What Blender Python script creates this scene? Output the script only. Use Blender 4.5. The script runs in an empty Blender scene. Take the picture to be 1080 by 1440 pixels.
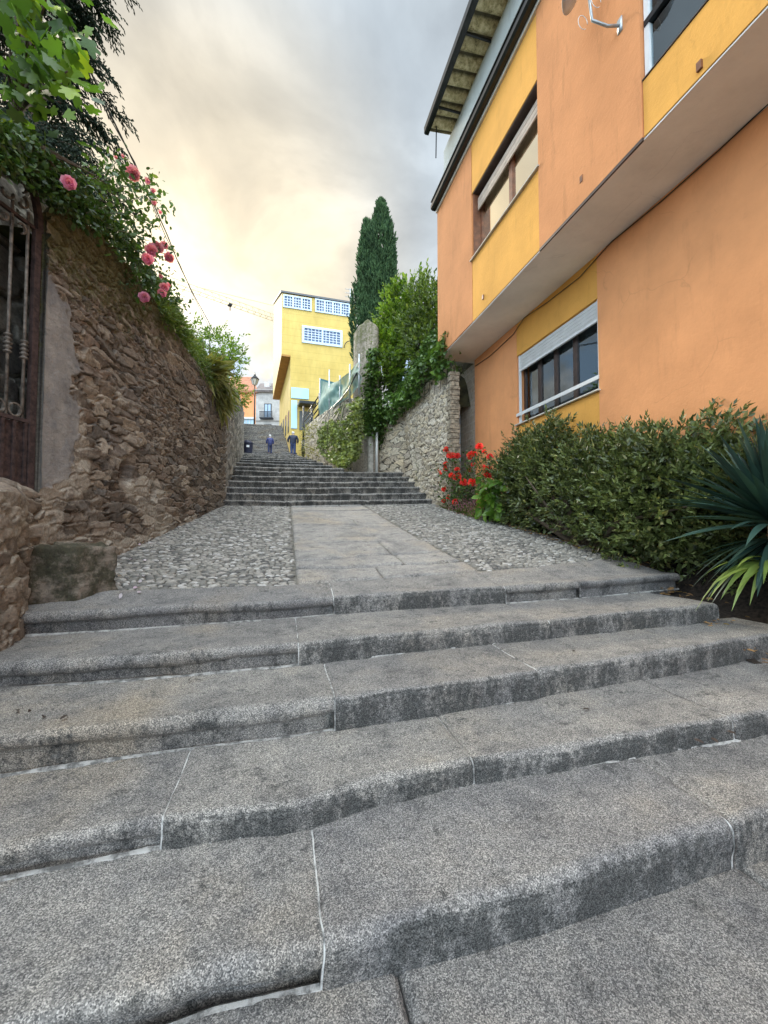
import bpy, math, random
import numpy as np
from mathutils import Vector

random.seed(7)
RNG = np.random.default_rng(11)
SC = bpy.context.scene
COL = SC.collection
pi = math.pi

# ------------------------------------------------------------------ camera model
EYE = Vector((0.0, 0.0, 1.45))
YAW, PITCH, FPX = math.radians(14.2), math.radians(2.05), 560.0
Rv = Vector((math.cos(YAW), -math.sin(YAW), 0))
F0 = Vector((math.sin(YAW), math.cos(YAW), 0))
Fv = F0 * math.cos(PITCH) + Vector((0, 0, math.sin(PITCH)))
Uv = -F0 * math.sin(PITCH) + Vector((0, 0, math.cos(PITCH)))


def ray(px, py):
    return Fv + Rv * ((px - 540) / FPX) + Uv * ((720 - py) / FPX)


def at_d(px, py, d):
    return EYE + ray(px, py) * d


def at_plane(px, py, p0, n):
    r = ray(px, py)
    n = Vector(n)
    return EYE + r * ((Vector(p0) - EYE).dot(n) / r.dot(n))


def at_X(px, py, X):
    return at_plane(px, py, (X, 0, 0), (1, 0, 0))


def at_Y(px, py, Y):
    return at_plane(px, py, (0, Y, 0), (0, 1, 0))


def at_z(px, py, z):
    return at_plane(px, py, (0, 0, z), (0, 0, 1))


CROSS = 0.03


def cross(X):
    return CROSS * np.maximum(0, X)


def at_zc(px, py, z):
    p = at_z(px, py, z)
    for _ in range(12):
        p = at_z(px, py, z + CROSS * max(0, p.x))
    return p


def land_z(X, Y):
    return 0.785 + 0.175 * (Y - 3.85) + cross(X)


# ------------------------------------------------------------------ numpy noise
def _h(ix, iy, iz, seed):
    n = (ix.astype(np.int64) * 374761393 + iy.astype(np.int64) * 668265263 + iz.astype(np.int64) * 1440662683 + seed * 982451653) & 0xFFFFFFFF
    n = ((n ^ (n >> 13)) * 1274126177) & 0xFFFFFFFF
    n = ((n ^ (n >> 16)) * 2246822519) & 0xFFFFFFFF
    n = n ^ (n >> 15)
    return (n & 0xFFFFFF) / float(0xFFFFFF)


def vn(x, y, z=0.0, seed=0):
    x, y, z = np.broadcast_arrays(np.asarray(x, float), np.asarray(y, float), np.asarray(z, float))
    ix, iy, iz = np.floor(x), np.floor(y), np.floor(z)
    fx, fy, fz = x - ix, y - iy, z - iz
    fx, fy, fz = [f * f * (3 - 2 * f) for f in (fx, fy, fz)]
    r = 0
    for a in (0, 1):
        for b in (0, 1):
            for c in (0, 1):
                w = (fx if a else 1 - fx) * (fy if b else 1 - fy) * (fz if c else 1 - fz)
                r = r + w * _h(ix + a, iy + b, iz + c, seed)
    return r * 2 - 1


def fbm(x, y, z=0.0, seed=0, o=4):
    r, a, f = 0, 1.0, 1.0
    for k in range(o):
        r = r + a * vn(np.asarray(x) * f, np.asarray(y) * f, np.asarray(z) * f, seed + k * 17)
        a *= 0.5
        f *= 2.03
    return r / 1.8


def voro(u, v, seed=0, jit=0.85):
    iu, iv = np.floor(u), np.floor(v)
    F1 = np.full(u.shape, 9.0)
    F2 = np.full(u.shape, 9.0)
    ID = np.zeros(u.shape)
    DX = np.zeros(u.shape)
    DY = np.zeros(u.shape)
    z0 = np.zeros(u.shape)
    for a in (-1, 0, 1):
        for b in (-1, 0, 1):
            cx, cy = iu + a, iv + b
            px = cx + .5 + jit * (_h(cx, cy, z0, seed) - .5)
            py = cy + .5 + jit * (_h(cx, cy, z0, seed + 1) - .5)
            d = np.hypot(px - u, py - v)
            new = d < F1
            F2 = np.where(new, F1, np.minimum(F2, d))
            F1 = np.where(new, d, F1)
            ID = np.where(new, _h(cx, cy, z0, seed + 2), ID)
            DX = np.where(new, u - px, DX)
            DY = np.where(new, v - py, DY)
    return F1, F2, ID, DX, DY


def sstep(a, b, x):
    t = np.clip((x - a) / (b - a), 0, 1)
    return t * t * (3 - 2 * t)


# ------------------------------------------------------------------ objects
def tag(o, label=None, cat=None, group=None, kind=None):
    if label: o['label'] = label
    if cat: o['category'] = cat
    if group: o['group'] = group
    if kind: o['kind'] = kind
    return o


def thing(name, loc, label, cat, group=None):
    o = bpy.data.objects.new(name, None)
    o.empty_display_size = 0.1
    COL.objects.link(o)
    o.location = Vector(loc)
    return tag(o, label, cat, group)


def link(me, name, mat=None, parent=None, smooth=True, label=None):
    if mat is not None and not me.materials:
        me.materials.append(mat)
    o = bpy.data.objects.new(name, me)
    COL.objects.link(o)
    if parent is not None:
        o.parent = parent
        if parent.type == 'EMPTY':
            o.location = -parent.location
    if smooth:
        me.polygons.foreach_set('use_smooth', np.ones(len(me.polygons), bool))
    if label: o['label'] = label
    return o


def mesh_np(name, V, F, attrs=None):
    """V (n,3); F list of int arrays (m,k)"""
    me = bpy.data.meshes.new(name)
    V = np.asarray(V, np.float32)
    if isinstance(F, np.ndarray): F = [F]
    F = [np.asarray(f, np.int32) for f in F if len(f)]
    me.vertices.add(len(V))
    me.vertices.foreach_set('co', V.ravel())
    loops = np.concatenate([f.ravel() for f in F])
    sizes = np.concatenate([np.full(len(f), f.shape[1], np.int32) for f in F])
    starts = np.concatenate([[0], np.cumsum(sizes)[:-1]]).astype(np.int32)
    me.loops.add(len(loops))
    me.loops.foreach_set('vertex_index', loops)
    me.polygons.add(len(sizes))
    me.polygons.foreach_set('loop_start', starts)
    me.polygons.foreach_set('loop_total', sizes)
    me.update(calc_edges=True)
    me.validate()
    for k, a in (attrs or {}).items():
        at = me.attributes.new(k, 'FLOAT', 'POINT')
        at.data.foreach_set('value', np.asarray(a, np.float32).ravel())
    return me


def gridF(ny, nx, flip=False, off=0):
    i = np.arange(ny - 1)[:, None] * nx + np.arange(nx - 1)[None, :]
    i = i.ravel() + off
    f = np.stack([i, i + 1, i + nx + 1, i + nx], 1)
    return f[:, ::-1] if flip else f


class MB:
    def __init__(s):
        s.v, s.f = [], []

    def add(s, vs, fs):
        k = len(s.v)
        s.v += [tuple(v) for v in vs]
        s.f += [tuple(i + k for i in f) for f in fs]
        return s

    def box(s, a, b):
        x0, y0, z0 = [min(p, q) for p, q in zip(a, b)]
        x1, y1, z1 = [max(p, q) for p, q in zip(a, b)]
        return s.add([(x0, y0, z0), (x1, y0, z0), (x1, y1, z0), (x0, y1, z0), (x0, y0, z1), (x1, y0, z1), (x1, y1, z1), (x0, y1, z1)],
                     [(0, 3, 2, 1), (4, 5, 6, 7), (0, 1, 5, 4), (1, 2, 6, 5), (2, 3, 7, 6), (3, 0, 4, 7)])

    def hexa(s, q0, q1):
        """two quads (4 pts each) joined"""
        return s.add(list(q0) + list(q1), [(3, 2, 1, 0), (4, 5, 6, 7), (0, 1, 5, 4), (1, 2, 6, 5), (2, 3, 7, 6), (3, 0, 4, 7)])

    def obox(s, c, ax, ay, az):
        c, ax, ay, az = [Vector(q) for q in (c, ax, ay, az)]
        P = lambda i, j, k: c + ax * i + ay * j + az * k
        return s.hexa([P(-1, -1, -1), P(1, -1, -1), P(1, 1, -1), P(-1, 1, -1)], [P(-1, -1, 1), P(1, -1, 1), P(1, 1, 1), P(-1, 1, 1)])

    def tube(s, pts, r, n=8, cap=True):
        pts = [Vector(p) for p in pts]
        rs = r if isinstance(r, (list, tuple)) else [r] * len(pts)
        vs, fs = [], []
        prev = None
        for i, p in enumerate(pts):
            t = (pts[min(i + 1, len(pts) - 1)] - pts[max(i - 1, 0)])
            t = t.normalized() if t.length > 1e-9 else Vector((0, 0, 1))
            a = prev if prev is not None else (Vector((0, 0, 1)) if abs(t.z) < .9 else Vector((1, 0, 0)))
            a = (a - t * a.dot(t))
            a = a.normalized() if a.length > 1e-6 else t.orthogonal().normalized()
            prev = a
            b = t.cross(a)
            for k in range(n):
                th = 2 * pi * k / n
                vs.append(p + (a * math.cos(th) + b * math.sin(th)) * rs[i])
        for i in range(len(pts) - 1):
            for k in range(n):
                fs.append((i * n + k, i * n + (k + 1) % n, (i + 1) * n + (k + 1) % n, (i + 1) * n + k))
        if cap:
            fs.append(tuple(range(n))[::-1])
            fs.append(tuple((len(pts) - 1) * n + k for k in range(n)))
        return s.add(vs, fs)

    def lathe(s, prof, c, n=16):
        vs, fs = [], []
        for r, z in prof:
            for k in range(n):
                th = 2 * pi * k / n
                vs.append((c[0] + r * math.cos(th), c[1] + r * math.sin(th), c[2] + z))
        for i in range(len(prof) - 1):
            for k in range(n):
                fs.append((i * n + k, i * n + (k + 1) % n, (i + 1) * n + (k + 1) % n, (i + 1) * n + k))
        fs.append(tuple(range(n))[::-1])
        fs.append(tuple((len(prof) - 1) * n + k for k in range(n)))
        return s.add(vs, fs)

    def build(s, name, mat, parent=None, smooth=False, label=None, bevel=0):
        me = bpy.data.meshes.new(name)
        me.from_pydata(s.v, [], s.f)
        me.update()
        o = link(me, name, mat, parent, smooth, label)
        if bevel:
            m = o.modifiers.new('bevel', 'BEVEL')
            m.width = bevel
            m.segments = 2
            m.limit_method = 'ANGLE'
        return o


# ------------------------------------------------------------------ materials
def lin(c):
    return tuple(((x / 255) / 12.92 if x / 255 <= .04045 else ((x / 255 + .055) / 1.055) ** 2.4) for x in c) + (1,)


class Mat:
    def __init__(s, name):
        s.m = bpy.data.materials.new(name)
        s.m.use_nodes = True
        s.nt = s.m.node_tree
        s.b = s.nt.nodes['Principled BSDF']
        s.out = s.nt.nodes['Material Output']
        s._pos = None

    def n(s, typ, inp=None, out=0, **at):
        return NN(s.nt, typ, inp, out, **at)

    @property
    def pos(s):
        if s._pos is None:
            s._pos = s.n('ShaderNodeTexCoord', out='Object')
        return s._pos

    def noise(s, scale, detail=3, rough=.55, vec=None, dist=0, sx=None):
        v = vec or s.pos
        if sx: v = s.n('ShaderNodeMapping', {'Vector': v, 'Scale': sx})
        return s.n('ShaderNodeTexNoise', {'Vector': v, 'Scale': scale, 'Detail': detail, 'Roughness': rough, 'Distortion': dist}, out=0)

    def ramp(s, fac, stops):
        nd = s.nt.nodes.new('ShaderNodeValToRGB')
        s.nt.links.new(fac, nd.inputs[0])
        el = nd.color_ramp.elements
        while len(el) < len(stops): el.new(.5)
        for e, (p, c) in zip(el, stops):
            e.position = p
            e.color = c if isinstance(c, tuple) else (c, c, c, 1)
        return nd.outputs[0]

    def mix(s, fac, a, b, mode='MIX'):
        return s.n('ShaderNodeMix', {0: fac, 6: a, 7: b}, out=2, data_type='RGBA', blend_type=mode)

    def math(s, op, a, b=0.0, c=0.0, clamp=False):
        return s.n('ShaderNodeMath', {0: a, 1: b, 2: c}, operation=op, use_clamp=clamp)

    def bump(s, h, strength=.5, dist=.01, normal=None):
        d = {'Height': h, 'Strength': strength, 'Distance': dist}
        if normal is not None: d['Normal'] = normal
        return s.n('ShaderNodeBump', d)

    def set(s, **kw):
        for k, v in kw.items():
            k = k.replace('_', ' ')
            setin(s.nt, s.b, k, v)
        return s.m

    def attr(s, name):
        return s.n('ShaderNodeAttribute', out='Fac', attribute_name=name)


def setin(nt, nd, k, v):
    sk = nd.inputs[k]
    if isinstance(v, bpy.types.NodeSocket):
        nt.links.new(v, sk)
    else:
        sk.default_value = v


def NN(nt, typ, inp=None, out=0, **at):
    nd = nt.nodes.new(typ)
    for k, v in at.items(): setattr(nd, k, v)
    for k, v in (inp or {}).items(): setin(nt, nd, k, v)
    return nd.outputs[out]


def flat(name, col, rough=.6, metal=0, var=.12, scale=6, bump=0, bscale=80):
    M = Mat(name)
    c = col if len(col) == 4 else col + (1,)
    nz = M.noise(scale, 5, .6)
    d = tuple(x * (1 - var * 1.6) for x in c[:3]) + (1,)
    l = tuple(min(1, x * (1 + var)) for x in c[:3]) + (1,)
    M.set(Base_Color=M.ramp(nz, [(.3, d), (.7, l)]), Roughness=rough, Metallic=metal)
    if bump:
        M.set(Normal=M.bump(M.noise(bscale, 3), bump, .004))
    return M.m


def granite(name, grime=1.0, tone=1.0, warm=0.0):
    M = Mat(name)
    g1 = M.noise(170, 3, .7)
    orn = M.n('ShaderNodeObjectInfo', out='Random')
    g2 = M.n('ShaderNodeTexVoronoi', {'Vector': M.pos, 'Scale': 290.0, 'Randomness': 1.0}, out='Color')
    g2v = M.n('ShaderNodeSeparateColor', {0: g2}, out=0)
    sp = M.math('ADD', M.math('MULTIPLY', g1, .5), M.math('MULTIPLY', g2v, .5))
    base = M.ramp(sp, [(.25, (.062 * tone, .062 * tone, .064 * tone, 1)), (.42, (.13 * tone, .129 * tone, .127 * tone, 1)), (.58, (.212 * tone, .209 * tone, .202 * tone, 1)), (.78, (.42 * tone, .41 * tone, .395 * tone, 1))])
    big = M.noise(2.2, 5, .6)
    base = M.mix(1.0, base, M.ramp(M.math('ADD', M.math('MULTIPLY', big, .55), M.math('MULTIPLY', M.noise(8, 4, .65), .45)), [(.34, (.62, .61, .61, 1)), (.5, (1.03, 1.0, .955, 1)), (.64, (1.27, 1.22, 1.13, 1))]), 'MULTIPLY')
    base = M.mix(1.0, base, M.ramp(orn, [(0.0, (.84, .84, .86, 1)), (1.0, (1.10, 1.08, 1.04, 1))]), 'MULTIPLY')
    # brownish earth tint patches
    tint = M.ramp(M.noise(1.1, 4, .6), [(.5, 0.0), (.72, 1.0)])
    base = M.mix(M.math('MULTIPLY', tint, .35 + warm), base, M.mix(1.0, base, (1.0, .86, .68, 1), 'MULTIPLY'))
    # black lichen blotches: everywhere a little, mostly on the upright faces
    nz = M.n('ShaderNodeSeparateXYZ', {0: M.n('ShaderNodeNewGeometry', out='True Normal')}, out=2)
    up = M.n('ShaderNodeMapRange', {0: nz, 1: .25, 2: .97, 3: 1.0, 4: 0.0}, interpolation_type='SMOOTHSTEP')
    bl = M.math('ADD', M.math('MULTIPLY', M.noise(6.0, 5, .72, sx=(1, 1, .38)), .62), M.math('MULTIPLY', M.noise(30, 4, .75), .38))
    thr = M.math('ADD', bl, M.math('MULTIPLY', up, .135 * grime))
    lich = M.ramp(thr, [(.545, 0.0), (.66, 1.0)])
    base = M.mix(M.math('MULTIPLY', lich, .9), base, M.ramp(sp, [(.30, (.012, .013, .012, 1)), (.75, (.09, .09, .085, 1))]))
    pits = M.ramp(M.noise(26, 3, .5), [(.30, 1.0), (.36, 0.0)])
    base = M.mix(M.math('MULTIPLY', pits, .55), base, (.04, .04, .04, 1))
    pale = M.ramp(M.noise(9, 6, .75), [(.62, 0.0), (.74, 1.0)])
    base = M.mix(M.math('MULTIPLY', pale, .28), base, (.45, .44, .41, 1))
    M.set(Base_Color=base, Roughness=.88)
    b1 = M.bump(M.noise(150, 3, .6), .28, .003)
    M.set(Normal=M.bump(M.noise(14, 5, .6), .40, .02, b1))
    M.set(Specular_IOR_Level=.3)
    return M.m


def rubble_mat(name, cols, mort, moss=(.07, .065, .02, 1), bump=.6):
    M = Mat(name)
    t = M.attr('tint')
    n = len(cols)
    c = M.ramp(t, [(i / (n - 1), k) for i, k in enumerate(cols)])
    v = M.noise(17, 7, .8)
    c = M.mix(1.0, c, M.ramp(v, [(.28, (.42, .40, .39, 1)), (.5, (1, .98, .95, 1)), (.75, (1.5, 1.45, 1.38, 1))]), 'MULTIPLY')
    # strata within stones
    st = M.noise(10, 4, .6, sx=(1, 1, 6.0))
    c = M.mix(.3, c, M.mix(1.0, c, M.ramp(st, [(.35, .45), (.65, 1.4)]), 'MULTIPLY'))
    lich = M.ramp(M.noise(22, 6, .8), [(.60, 0.0), (.72, 1.0)])
    c = M.mix(M.math('MULTIPLY', lich, .5), c, (.36, .34, .29, 1))
    mo = M.attr('mortar')
    mm = M.math('ADD', mo, M.math('MULTIPLY', M.math('SUBTRACT', M.noise(30, 5, .7), .5), .9), clamp=True)
    mc = M.mix(1.0, mort, M.ramp(M.noise(45, 5, .75), [(.25, .5), (.75, 1.35)]), 'MULTIPLY')
    c = M.mix(M.ramp(mm, [(.35, 0.0), (.62, 1.0)]), c, mc)
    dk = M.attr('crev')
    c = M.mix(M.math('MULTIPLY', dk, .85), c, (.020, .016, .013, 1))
    ms = M.math('ADD', M.attr('moss'), M.math('MULTIPLY', M.math('SUBTRACT', M.noise(6, 7, .75), .5), 1.6), clamp=True)
    mcol = M.ramp(M.noise(40, 4, .7), [(.3, tuple(x * .45 for x in moss[:3]) + (1,)), (.7, tuple(x * 1.9 for x in moss[:3]) + (1,))])
    c = M.mix(M.math('MULTIPLY', M.ramp(ms, [(.45, 0.0), (.7, 1.0)]), .85), c, mcol)
    M.set(Base_Color=c, Roughness=.93, Specular_IOR_Level=.25)
    b1 = M.bump(M.noise(90, 5, .7), .5, .006)
    M.set(Normal=M.bump(M.noise(24, 6, .75), bump, .03, b1))
    return M.m


def leaf_mat(name, dark, light, odd=None, rough=.42, trans=.25, spec=.5):
    M = Mat(name)
    r = M.n('ShaderNodeNewGeometry', out='Random Per Island')
    stops = [(0.0, dark), (.75, light)] + ([(.93, light), (.97, odd)] if odd else [(1.0, light)])
    c = M.ramp(r, stops)
    cl = M.ramp(M.noise(1.6, 3, .6), [(.3, .6), (.7, 1.35)])
    c = M.mix(1.0, c, cl, 'MULTIPLY')
    M.set(Base_Color=c, Roughness=rough, Specular_IOR_Level=spec)
    tr = M.n('ShaderNodeBsdfTranslucent', {'Color': M.mix(1.0, c, (1.5, 1.6, .7, 1), 'MULTIPLY')})
    mx = M.n('ShaderNodeMixShader', {0: trans, 1: M.b.outputs[0], 2: tr})
    M.nt.links.new(mx, M.out.inputs[0])
    return M.m


def stucco(name, c0, stain=.35):
    M = Mat(name)
    c = c0 + (1,) if len(c0) == 3 else c0
    d = tuple(x * .86 for x in c[:3]) + (1,)
    l = tuple(min(1, x * 1.07) for x in c[:3]) + (1,)
    base = M.ramp(M.noise(1.2, 6, .6), [(.3, d), (.7, l)])
    # rain streaks and soot
    stn = M.noise(3.2, 7, .7, sx=(1, 1.6, .28))
    base = M.mix(M.math('MULTIPLY', M.ramp(stn, [(.55, 0.0), (.8, 1.0)]), stain), base, tuple(x * .45 for x in c[:3]) + (1,))
    blot = M.ramp(M.noise(7, 7, .75), [(.60, 0.0), (.78, 1.0)])
    base = M.mix(M.math('MULTIPLY', blot, stain * .8), base, tuple(x * .5 for x in c[:3]) + (1,))
    # hair cracks
    wob = M.n('ShaderNodeVectorMath', {0: M.n('ShaderNodeTexNoise', {'Vector': M.pos, 'Scale': 3.0, 'Detail': 5.0}, out=1), 'Scale': .22}, operation='SCALE')
    vec = M.n('ShaderNodeVectorMath', {0: M.pos, 1: wob}, operation='ADD')
    vd = M.n('ShaderNodeTexVoronoi', {'Vector': vec, 'Scale': .8}, out='Distance', feature='DISTANCE_TO_EDGE')
    ck = M.math('MULTIPLY', M.ramp(vd, [(0.0, 1.0), (.006, 0.0)]), M.ramp(M.noise(1.3, 2), [(.56, 0.0), (.62, 1.0)]))
    base = M.mix(M.math('MULTIPLY', ck, .16), base, tuple(x * .25 for x in c[:3]) + (1,))
    M.set(Base_Color=base, Roughness=.9, Specular_IOR_Level=.2)
    b = M.bump(M.noise(120, 4, .7), .5, .004)
    M.set(Normal=M.bump(M.noise(18, 4, .6), .45, .012, b))
    return M.m


def glass_mat(name, tint=(.8, .9, .95), ior=1.5, rough=.01, boost=0.0):
    M = Mat(name)
    fr = M.n('ShaderNodeFresnel', {'IOR': ior})
    fr = M.math('ADD', fr, boost, clamp=True)
    g = M.n('ShaderNodeBsdfGlossy', {'Color': tint + (1,), 'Roughness': rough})
    t = M.n('ShaderNodeBsdfTransparent', {'Color': (.85, .88, .88, 1)})
    M.nt.links.new(M.n('ShaderNodeMixShader', {0: fr, 1: t, 2: g}), M.out.inputs[0])
    return M.m


MT = {}
MT['granite'] = granite('granite_steps', 1.0)
MT['granite_nosed'] = granite('granite_nosed_steps', .35, 1.0, .25)
MT['granite_far'] = granite('granite_far_steps', .95, 1.35)
MT['granite_slab'] = granite('granite_path', .15, 1.22, .40)
MT['granite_upper'] = granite('granite_upper_steps', .3, 1.3, .5)
MT['paving'] = granite('street_granite', .4, .9)
MT['mortar'] = flat('lime_mortar', (.55, .54, .50), .95, 0, .45, 18, .6, 60)
def patchy(name, lo, hi, sc):
    M = Mat(name)
    M.set(Base_Color=M.ramp(M.noise(sc, 5, .7), [(.40, lo), (.56, hi)]), Roughness=.95, Normal=M.bump(M.noise(70, 4), .8, .006))
    return M.m


MT['joint'] = patchy('broken_joint', (.09, .09, .085, 1), (.50, .49, .46, 1), 8)
MT['bead'] = patchy('rough_mortar_bead', (.11, .107, .10, 1), (.37, .36, .335, 1), 16)
MT['bed_mortar'] = flat('cobble_bedding', (.13, .12, .10), .95, 0, .45, 9, .8, 60)
MT['soil'] = flat('mulch_soil', (.030, .021, .014), 1, 0, .6, 30, 1, 40)
MT['rubble'] = rubble_mat('schist_rubble', [(.10, .085, .072, 1), (.265, .22, .175, 1), (.165, .136, .112, 1), (.38, .325, .26, 1), (.145, .132, .12, 1), (.26, .20, .155, 1)], (.42, .37, .30, 1))
MT['rubble_light'] = rubble_mat('pale_rubble', [(.46, .39, .29, 1), (.68, .60, .46, 1), (.55, .46, .33, 1), (.74, .67, .55, 1), (.44, .38, .31, 1), (.66, .55, .39, 1)], (.42, .37, .29, 1), (.10, .11, .03, 1))
MT['rubble_grey'] = rubble_mat('grey_rubble', [(.22, .20, .18, 1), (.38, .34, .30, 1), (.17, .16, .145, 1), (.46, .41, .35, 1)], (.24, .22, .19, 1), (.08, .09, .03, 1))
MT['rubble_pier'] = rubble_mat('pier_rubble', [(.24, .21, .175, 1), (.38, .33, .27, 1), (.20, .18, .155, 1), (.50, .44, .36, 1)], (.22, .19, .155, 1), (.08, .085, .03, 1))
MT['mortar_wall'] = rubble_mat('rendered_rubble', [(.19, .155, .125, 1), (.32, .27, .215, 1), (.25, .20, .16, 1)], (.44, .385, .31, 1), (.06, .065, .025, 1), 1.0)

ORANGE, YELLOW = (.80, .355, .15), (.75, .375, .085)
MT['salmon'] = stucco('salmon_stucco', ORANGE, .30)
MT['salmon_up'] = stucco('salmon_stucco_weathered', (.62, .27, .112), .6)
MT['yellow'] = stucco('ochre_stucco', YELLOW, .38)
MT['soffit'] = stucco('cream_soffit', (.90, .87, .82), .12)
MT['cement'] = stucco('grey_cement', (.54, .57, .54), .5)
MT['bark'] = flat('bark', (.10, .075, .05), .95, 0, .4, 12, 1, 40)
MT['stem'] = flat('green_stem', (.10, .11, .05), .7, 0, .3, 12)
MT['white_alu'] = flat('white_metal', (.74, .74, .72), .45, 0, .06, 5)
MT['dark_metal'] = flat('black_metal', (.018, .019, .021), .35, .3, .3, 8)
MT['grey_metal'] = flat('grey_metal', (.42, .45, .46), .4, .6, .12, 8)
MT['wood'] = flat('brown_wood', (.19, .075, .036), .5, 0, .3, 9)
MT['dark_wood'] = flat('dark_brown_wood', (.055, .033, .026), .45, 0, .3, 9)
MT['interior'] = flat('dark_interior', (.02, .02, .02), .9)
MT['curtain'] = flat('net_curtain', (.72, .70, .66), .9, 0, .1, 12)
MT['sheen_board'] = flat('cream_sheen_board', (.86, .80, .62), .8, 0, .05, 3)
MT['glass'] = glass_mat('window_glass', boost=.12)
MT['mirror_glass'] = glass_mat('shiny_window_glass', (1.0, .93, .78), 1.5, .02, .75)
MT['rust'] = flat('rusty_iron', (.055, .032, .028), .75, .2, .5, 22, .5, 90)
MT['iron'] = flat('weathered_iron', (.17, .145, .12), .7, .35, .5, 25, .4, 90)
MT['plastic'] = flat('black_plastic', (.012, .012, .013), .5)

# ------------------------------------------------------------------ world, sun, camera
SUN_AZ, SUN_EL = math.radians(-14), math.radians(27)
sd = Vector((math.sin(SUN_AZ) * math.cos(SUN_EL), math.cos(SUN_AZ) * math.cos(SUN_EL), math.sin(SUN_EL)))
W = bpy.data.worlds.new('World')
SC.world = W
W.use_nodes = True
wt = W.node_tree


class WM(Mat):
    def __init__(s, nt):
        s.nt = nt
        s._pos = None


w = WM(wt)
gen = w.n('ShaderNodeTexCoord', out='Generated')
dirn = w.n('ShaderNodeVectorMath', {0: gen}, operation='NORMALIZE')
dx = w.n('ShaderNodeSeparateXYZ', {0: dirn}, out=0)
dy = w.n('ShaderNodeSeparateXYZ', {0: dirn}, out=1)
dz = w.n('ShaderNodeSeparateXYZ', {0: dirn}, out=2)
den = w.math('ADD', w.math('MAXIMUM', dz, 0.0), .35)
cx = w.math('DIVIDE', dx, den)
cy = w.math('DIVIDE', dy, den)
cv = w.n('ShaderNodeCombineXYZ', {0: cx, 1: cy, 2: 0.0})
dot = w.n('ShaderNodeVectorMath', {0: dirn, 1: tuple(sd)}, out='Value', operation='DOT_PRODUCT')
sky = w.n('ShaderNodeTexSky', sky_type='NISHITA', sun_disc=False, sun_elevation=SUN_EL, sun_rotation=SUN_AZ, altitude=50.0, air_density=1.0, dust_density=1.5)
c1 = w.noise(1.5, 6, .52, vec=cv, dist=.25)
c2 = w.noise(3.6, 6, .55, vec=cv, dist=.4)
lum = w.ramp(w.math('ADD', w.math('MULTIPLY', c1, .55), w.math('MULTIPLY', c2, .45)), [(.38, .68), (.5, .95), (.60, 1.32)])
warm = w.n('ShaderNodeMapRange', {0: dot, 1: .83, 2: .99, 3: 0.0, 4: 1.0}, interpolation_type='SMOOTHSTEP')
warm = w.math('MULTIPLY', warm, w.ramp(c1, [(.3, .65), (.7, 1.0)]), clamp=True)
cloud = w.mix(warm, (.565, .635, .69, 1), (.96, .80, .53, 1))
cloud = w.mix(1.0, cloud, lum, 'MULTIPLY')
glow = w.math('POWER', w.math('MAXIMUM', dot, 0.0), 150.0)
glow = w.math('MULTIPLY', glow, w.ramp(c2, [(.3, .5), (.65, 1.0)]))
cloud = w.mix(glow, cloud, (1.1, .92, .58, 1), 'ADD')
# blue break low over the rooftops
low = w.n('ShaderNodeMapRange', {0: dz, 1: .52, 2: .34, 3: 0.0, 4: 1.0}, interpolation_type='SMOOTHSTEP')
gap = w.math('MULTIPLY', low, w.ramp(w.noise(6.0, 5, .6, vec=dirn), [(.40, 0.0), (.55, 1.0)]))
cloud = w.mix(gap, cloud, (.46, .66, .90, 1))
puff = w.math('MULTIPLY', low, w.ramp(w.noise(9.0, 6, .6, vec=dirn), [(.54, 0.0), (.66, 1.0)]))
cloud = w.mix(w.math('MULTIPLY', puff, .8), cloud, (1.0, .98, .95, 1))
# thin break of clear sky up and away from the sun, overcast boosted overhead and behind as added fill light
clear = w.math('MULTIPLY', w.n('ShaderNodeMapRange', {0: dot, 1: .72, 2: .3, 3: 0.0, 4: 1.0}), w.ramp(c1, [(.45, 0.0), (.65, 1.0)]))
cloud = w.mix(w.math('MULTIPLY', clear, .35), cloud, w.mix(1.0, sky, (.06, .06, .06, 1), 'MULTIPLY'))
back = w.n('ShaderNodeMapRange', {0: dy, 1: .36, 2: -.35, 3: 1.0, 4: 5.4}, interpolation_type='SMOOTHSTEP')
zen = w.n('ShaderNodeMapRange', {0: dz, 1: .79, 2: .98, 3: 1.0, 4: 2.6}, interpolation_type='SMOOTHSTEP')
cloud = w.n('ShaderNodeVectorMath', {0: cloud, 'Scale': w.math('MULTIPLY', w.math('MULTIPLY', back, zen), 4.5)}, operation='SCALE')
tot = w.n('ShaderNodeVectorMath', {0: cloud, 1: w.mix(1.0, sky, (.05, .05, .05, 1), 'MULTIPLY')}, operation='ADD')
bg = wt.nodes['Background']
setin(wt, bg, 'Color', tot)
bg.inputs['Strength'].default_value = 0.1

sl = bpy.data.lights.new('sun', 'SUN')
sl.energy = 1.6
sl.angle = math.radians(14)
sl.color = (1.0, .90, .74)
so = bpy.data.objects.new('sun', sl)
COL.objects.link(so)
so.rotation_euler = sd.to_track_quat('Z', 'Y').to_euler()

cam = bpy.data.cameras.new('camera')
co = bpy.data.objects.new('camera', cam)
COL.objects.link(co)
co.location = EYE
co.rotation_euler = (pi / 2 + PITCH, 0, -YAW)
cam.sensor_fit = 'VERTICAL'
cam.sensor_height = 36
cam.lens = 36 * FPX / 1440
cam.clip_start = .05
cam.clip_end = 3000
SC.camera = co
SC.view_settings.view_transform = 'Standard'
SC.view_settings.look = 'None'
SC.view_settings.exposure = 1.22
SC.cycles.max_bounces = 6
SC.cycles.transparent_max_bounces = 8
SC.view_settings.gamma = 1.0

# ------------------------------------------------------------------ ground
def street_z(Y):
    return np.interp(Y, [-60, 1.0, 3.8, 10.6, 12.8, 33.5, 42, 400], [-.08, -.08, .45, 1.6, 2.7, 7.0, 10.9, 11.0])


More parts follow.
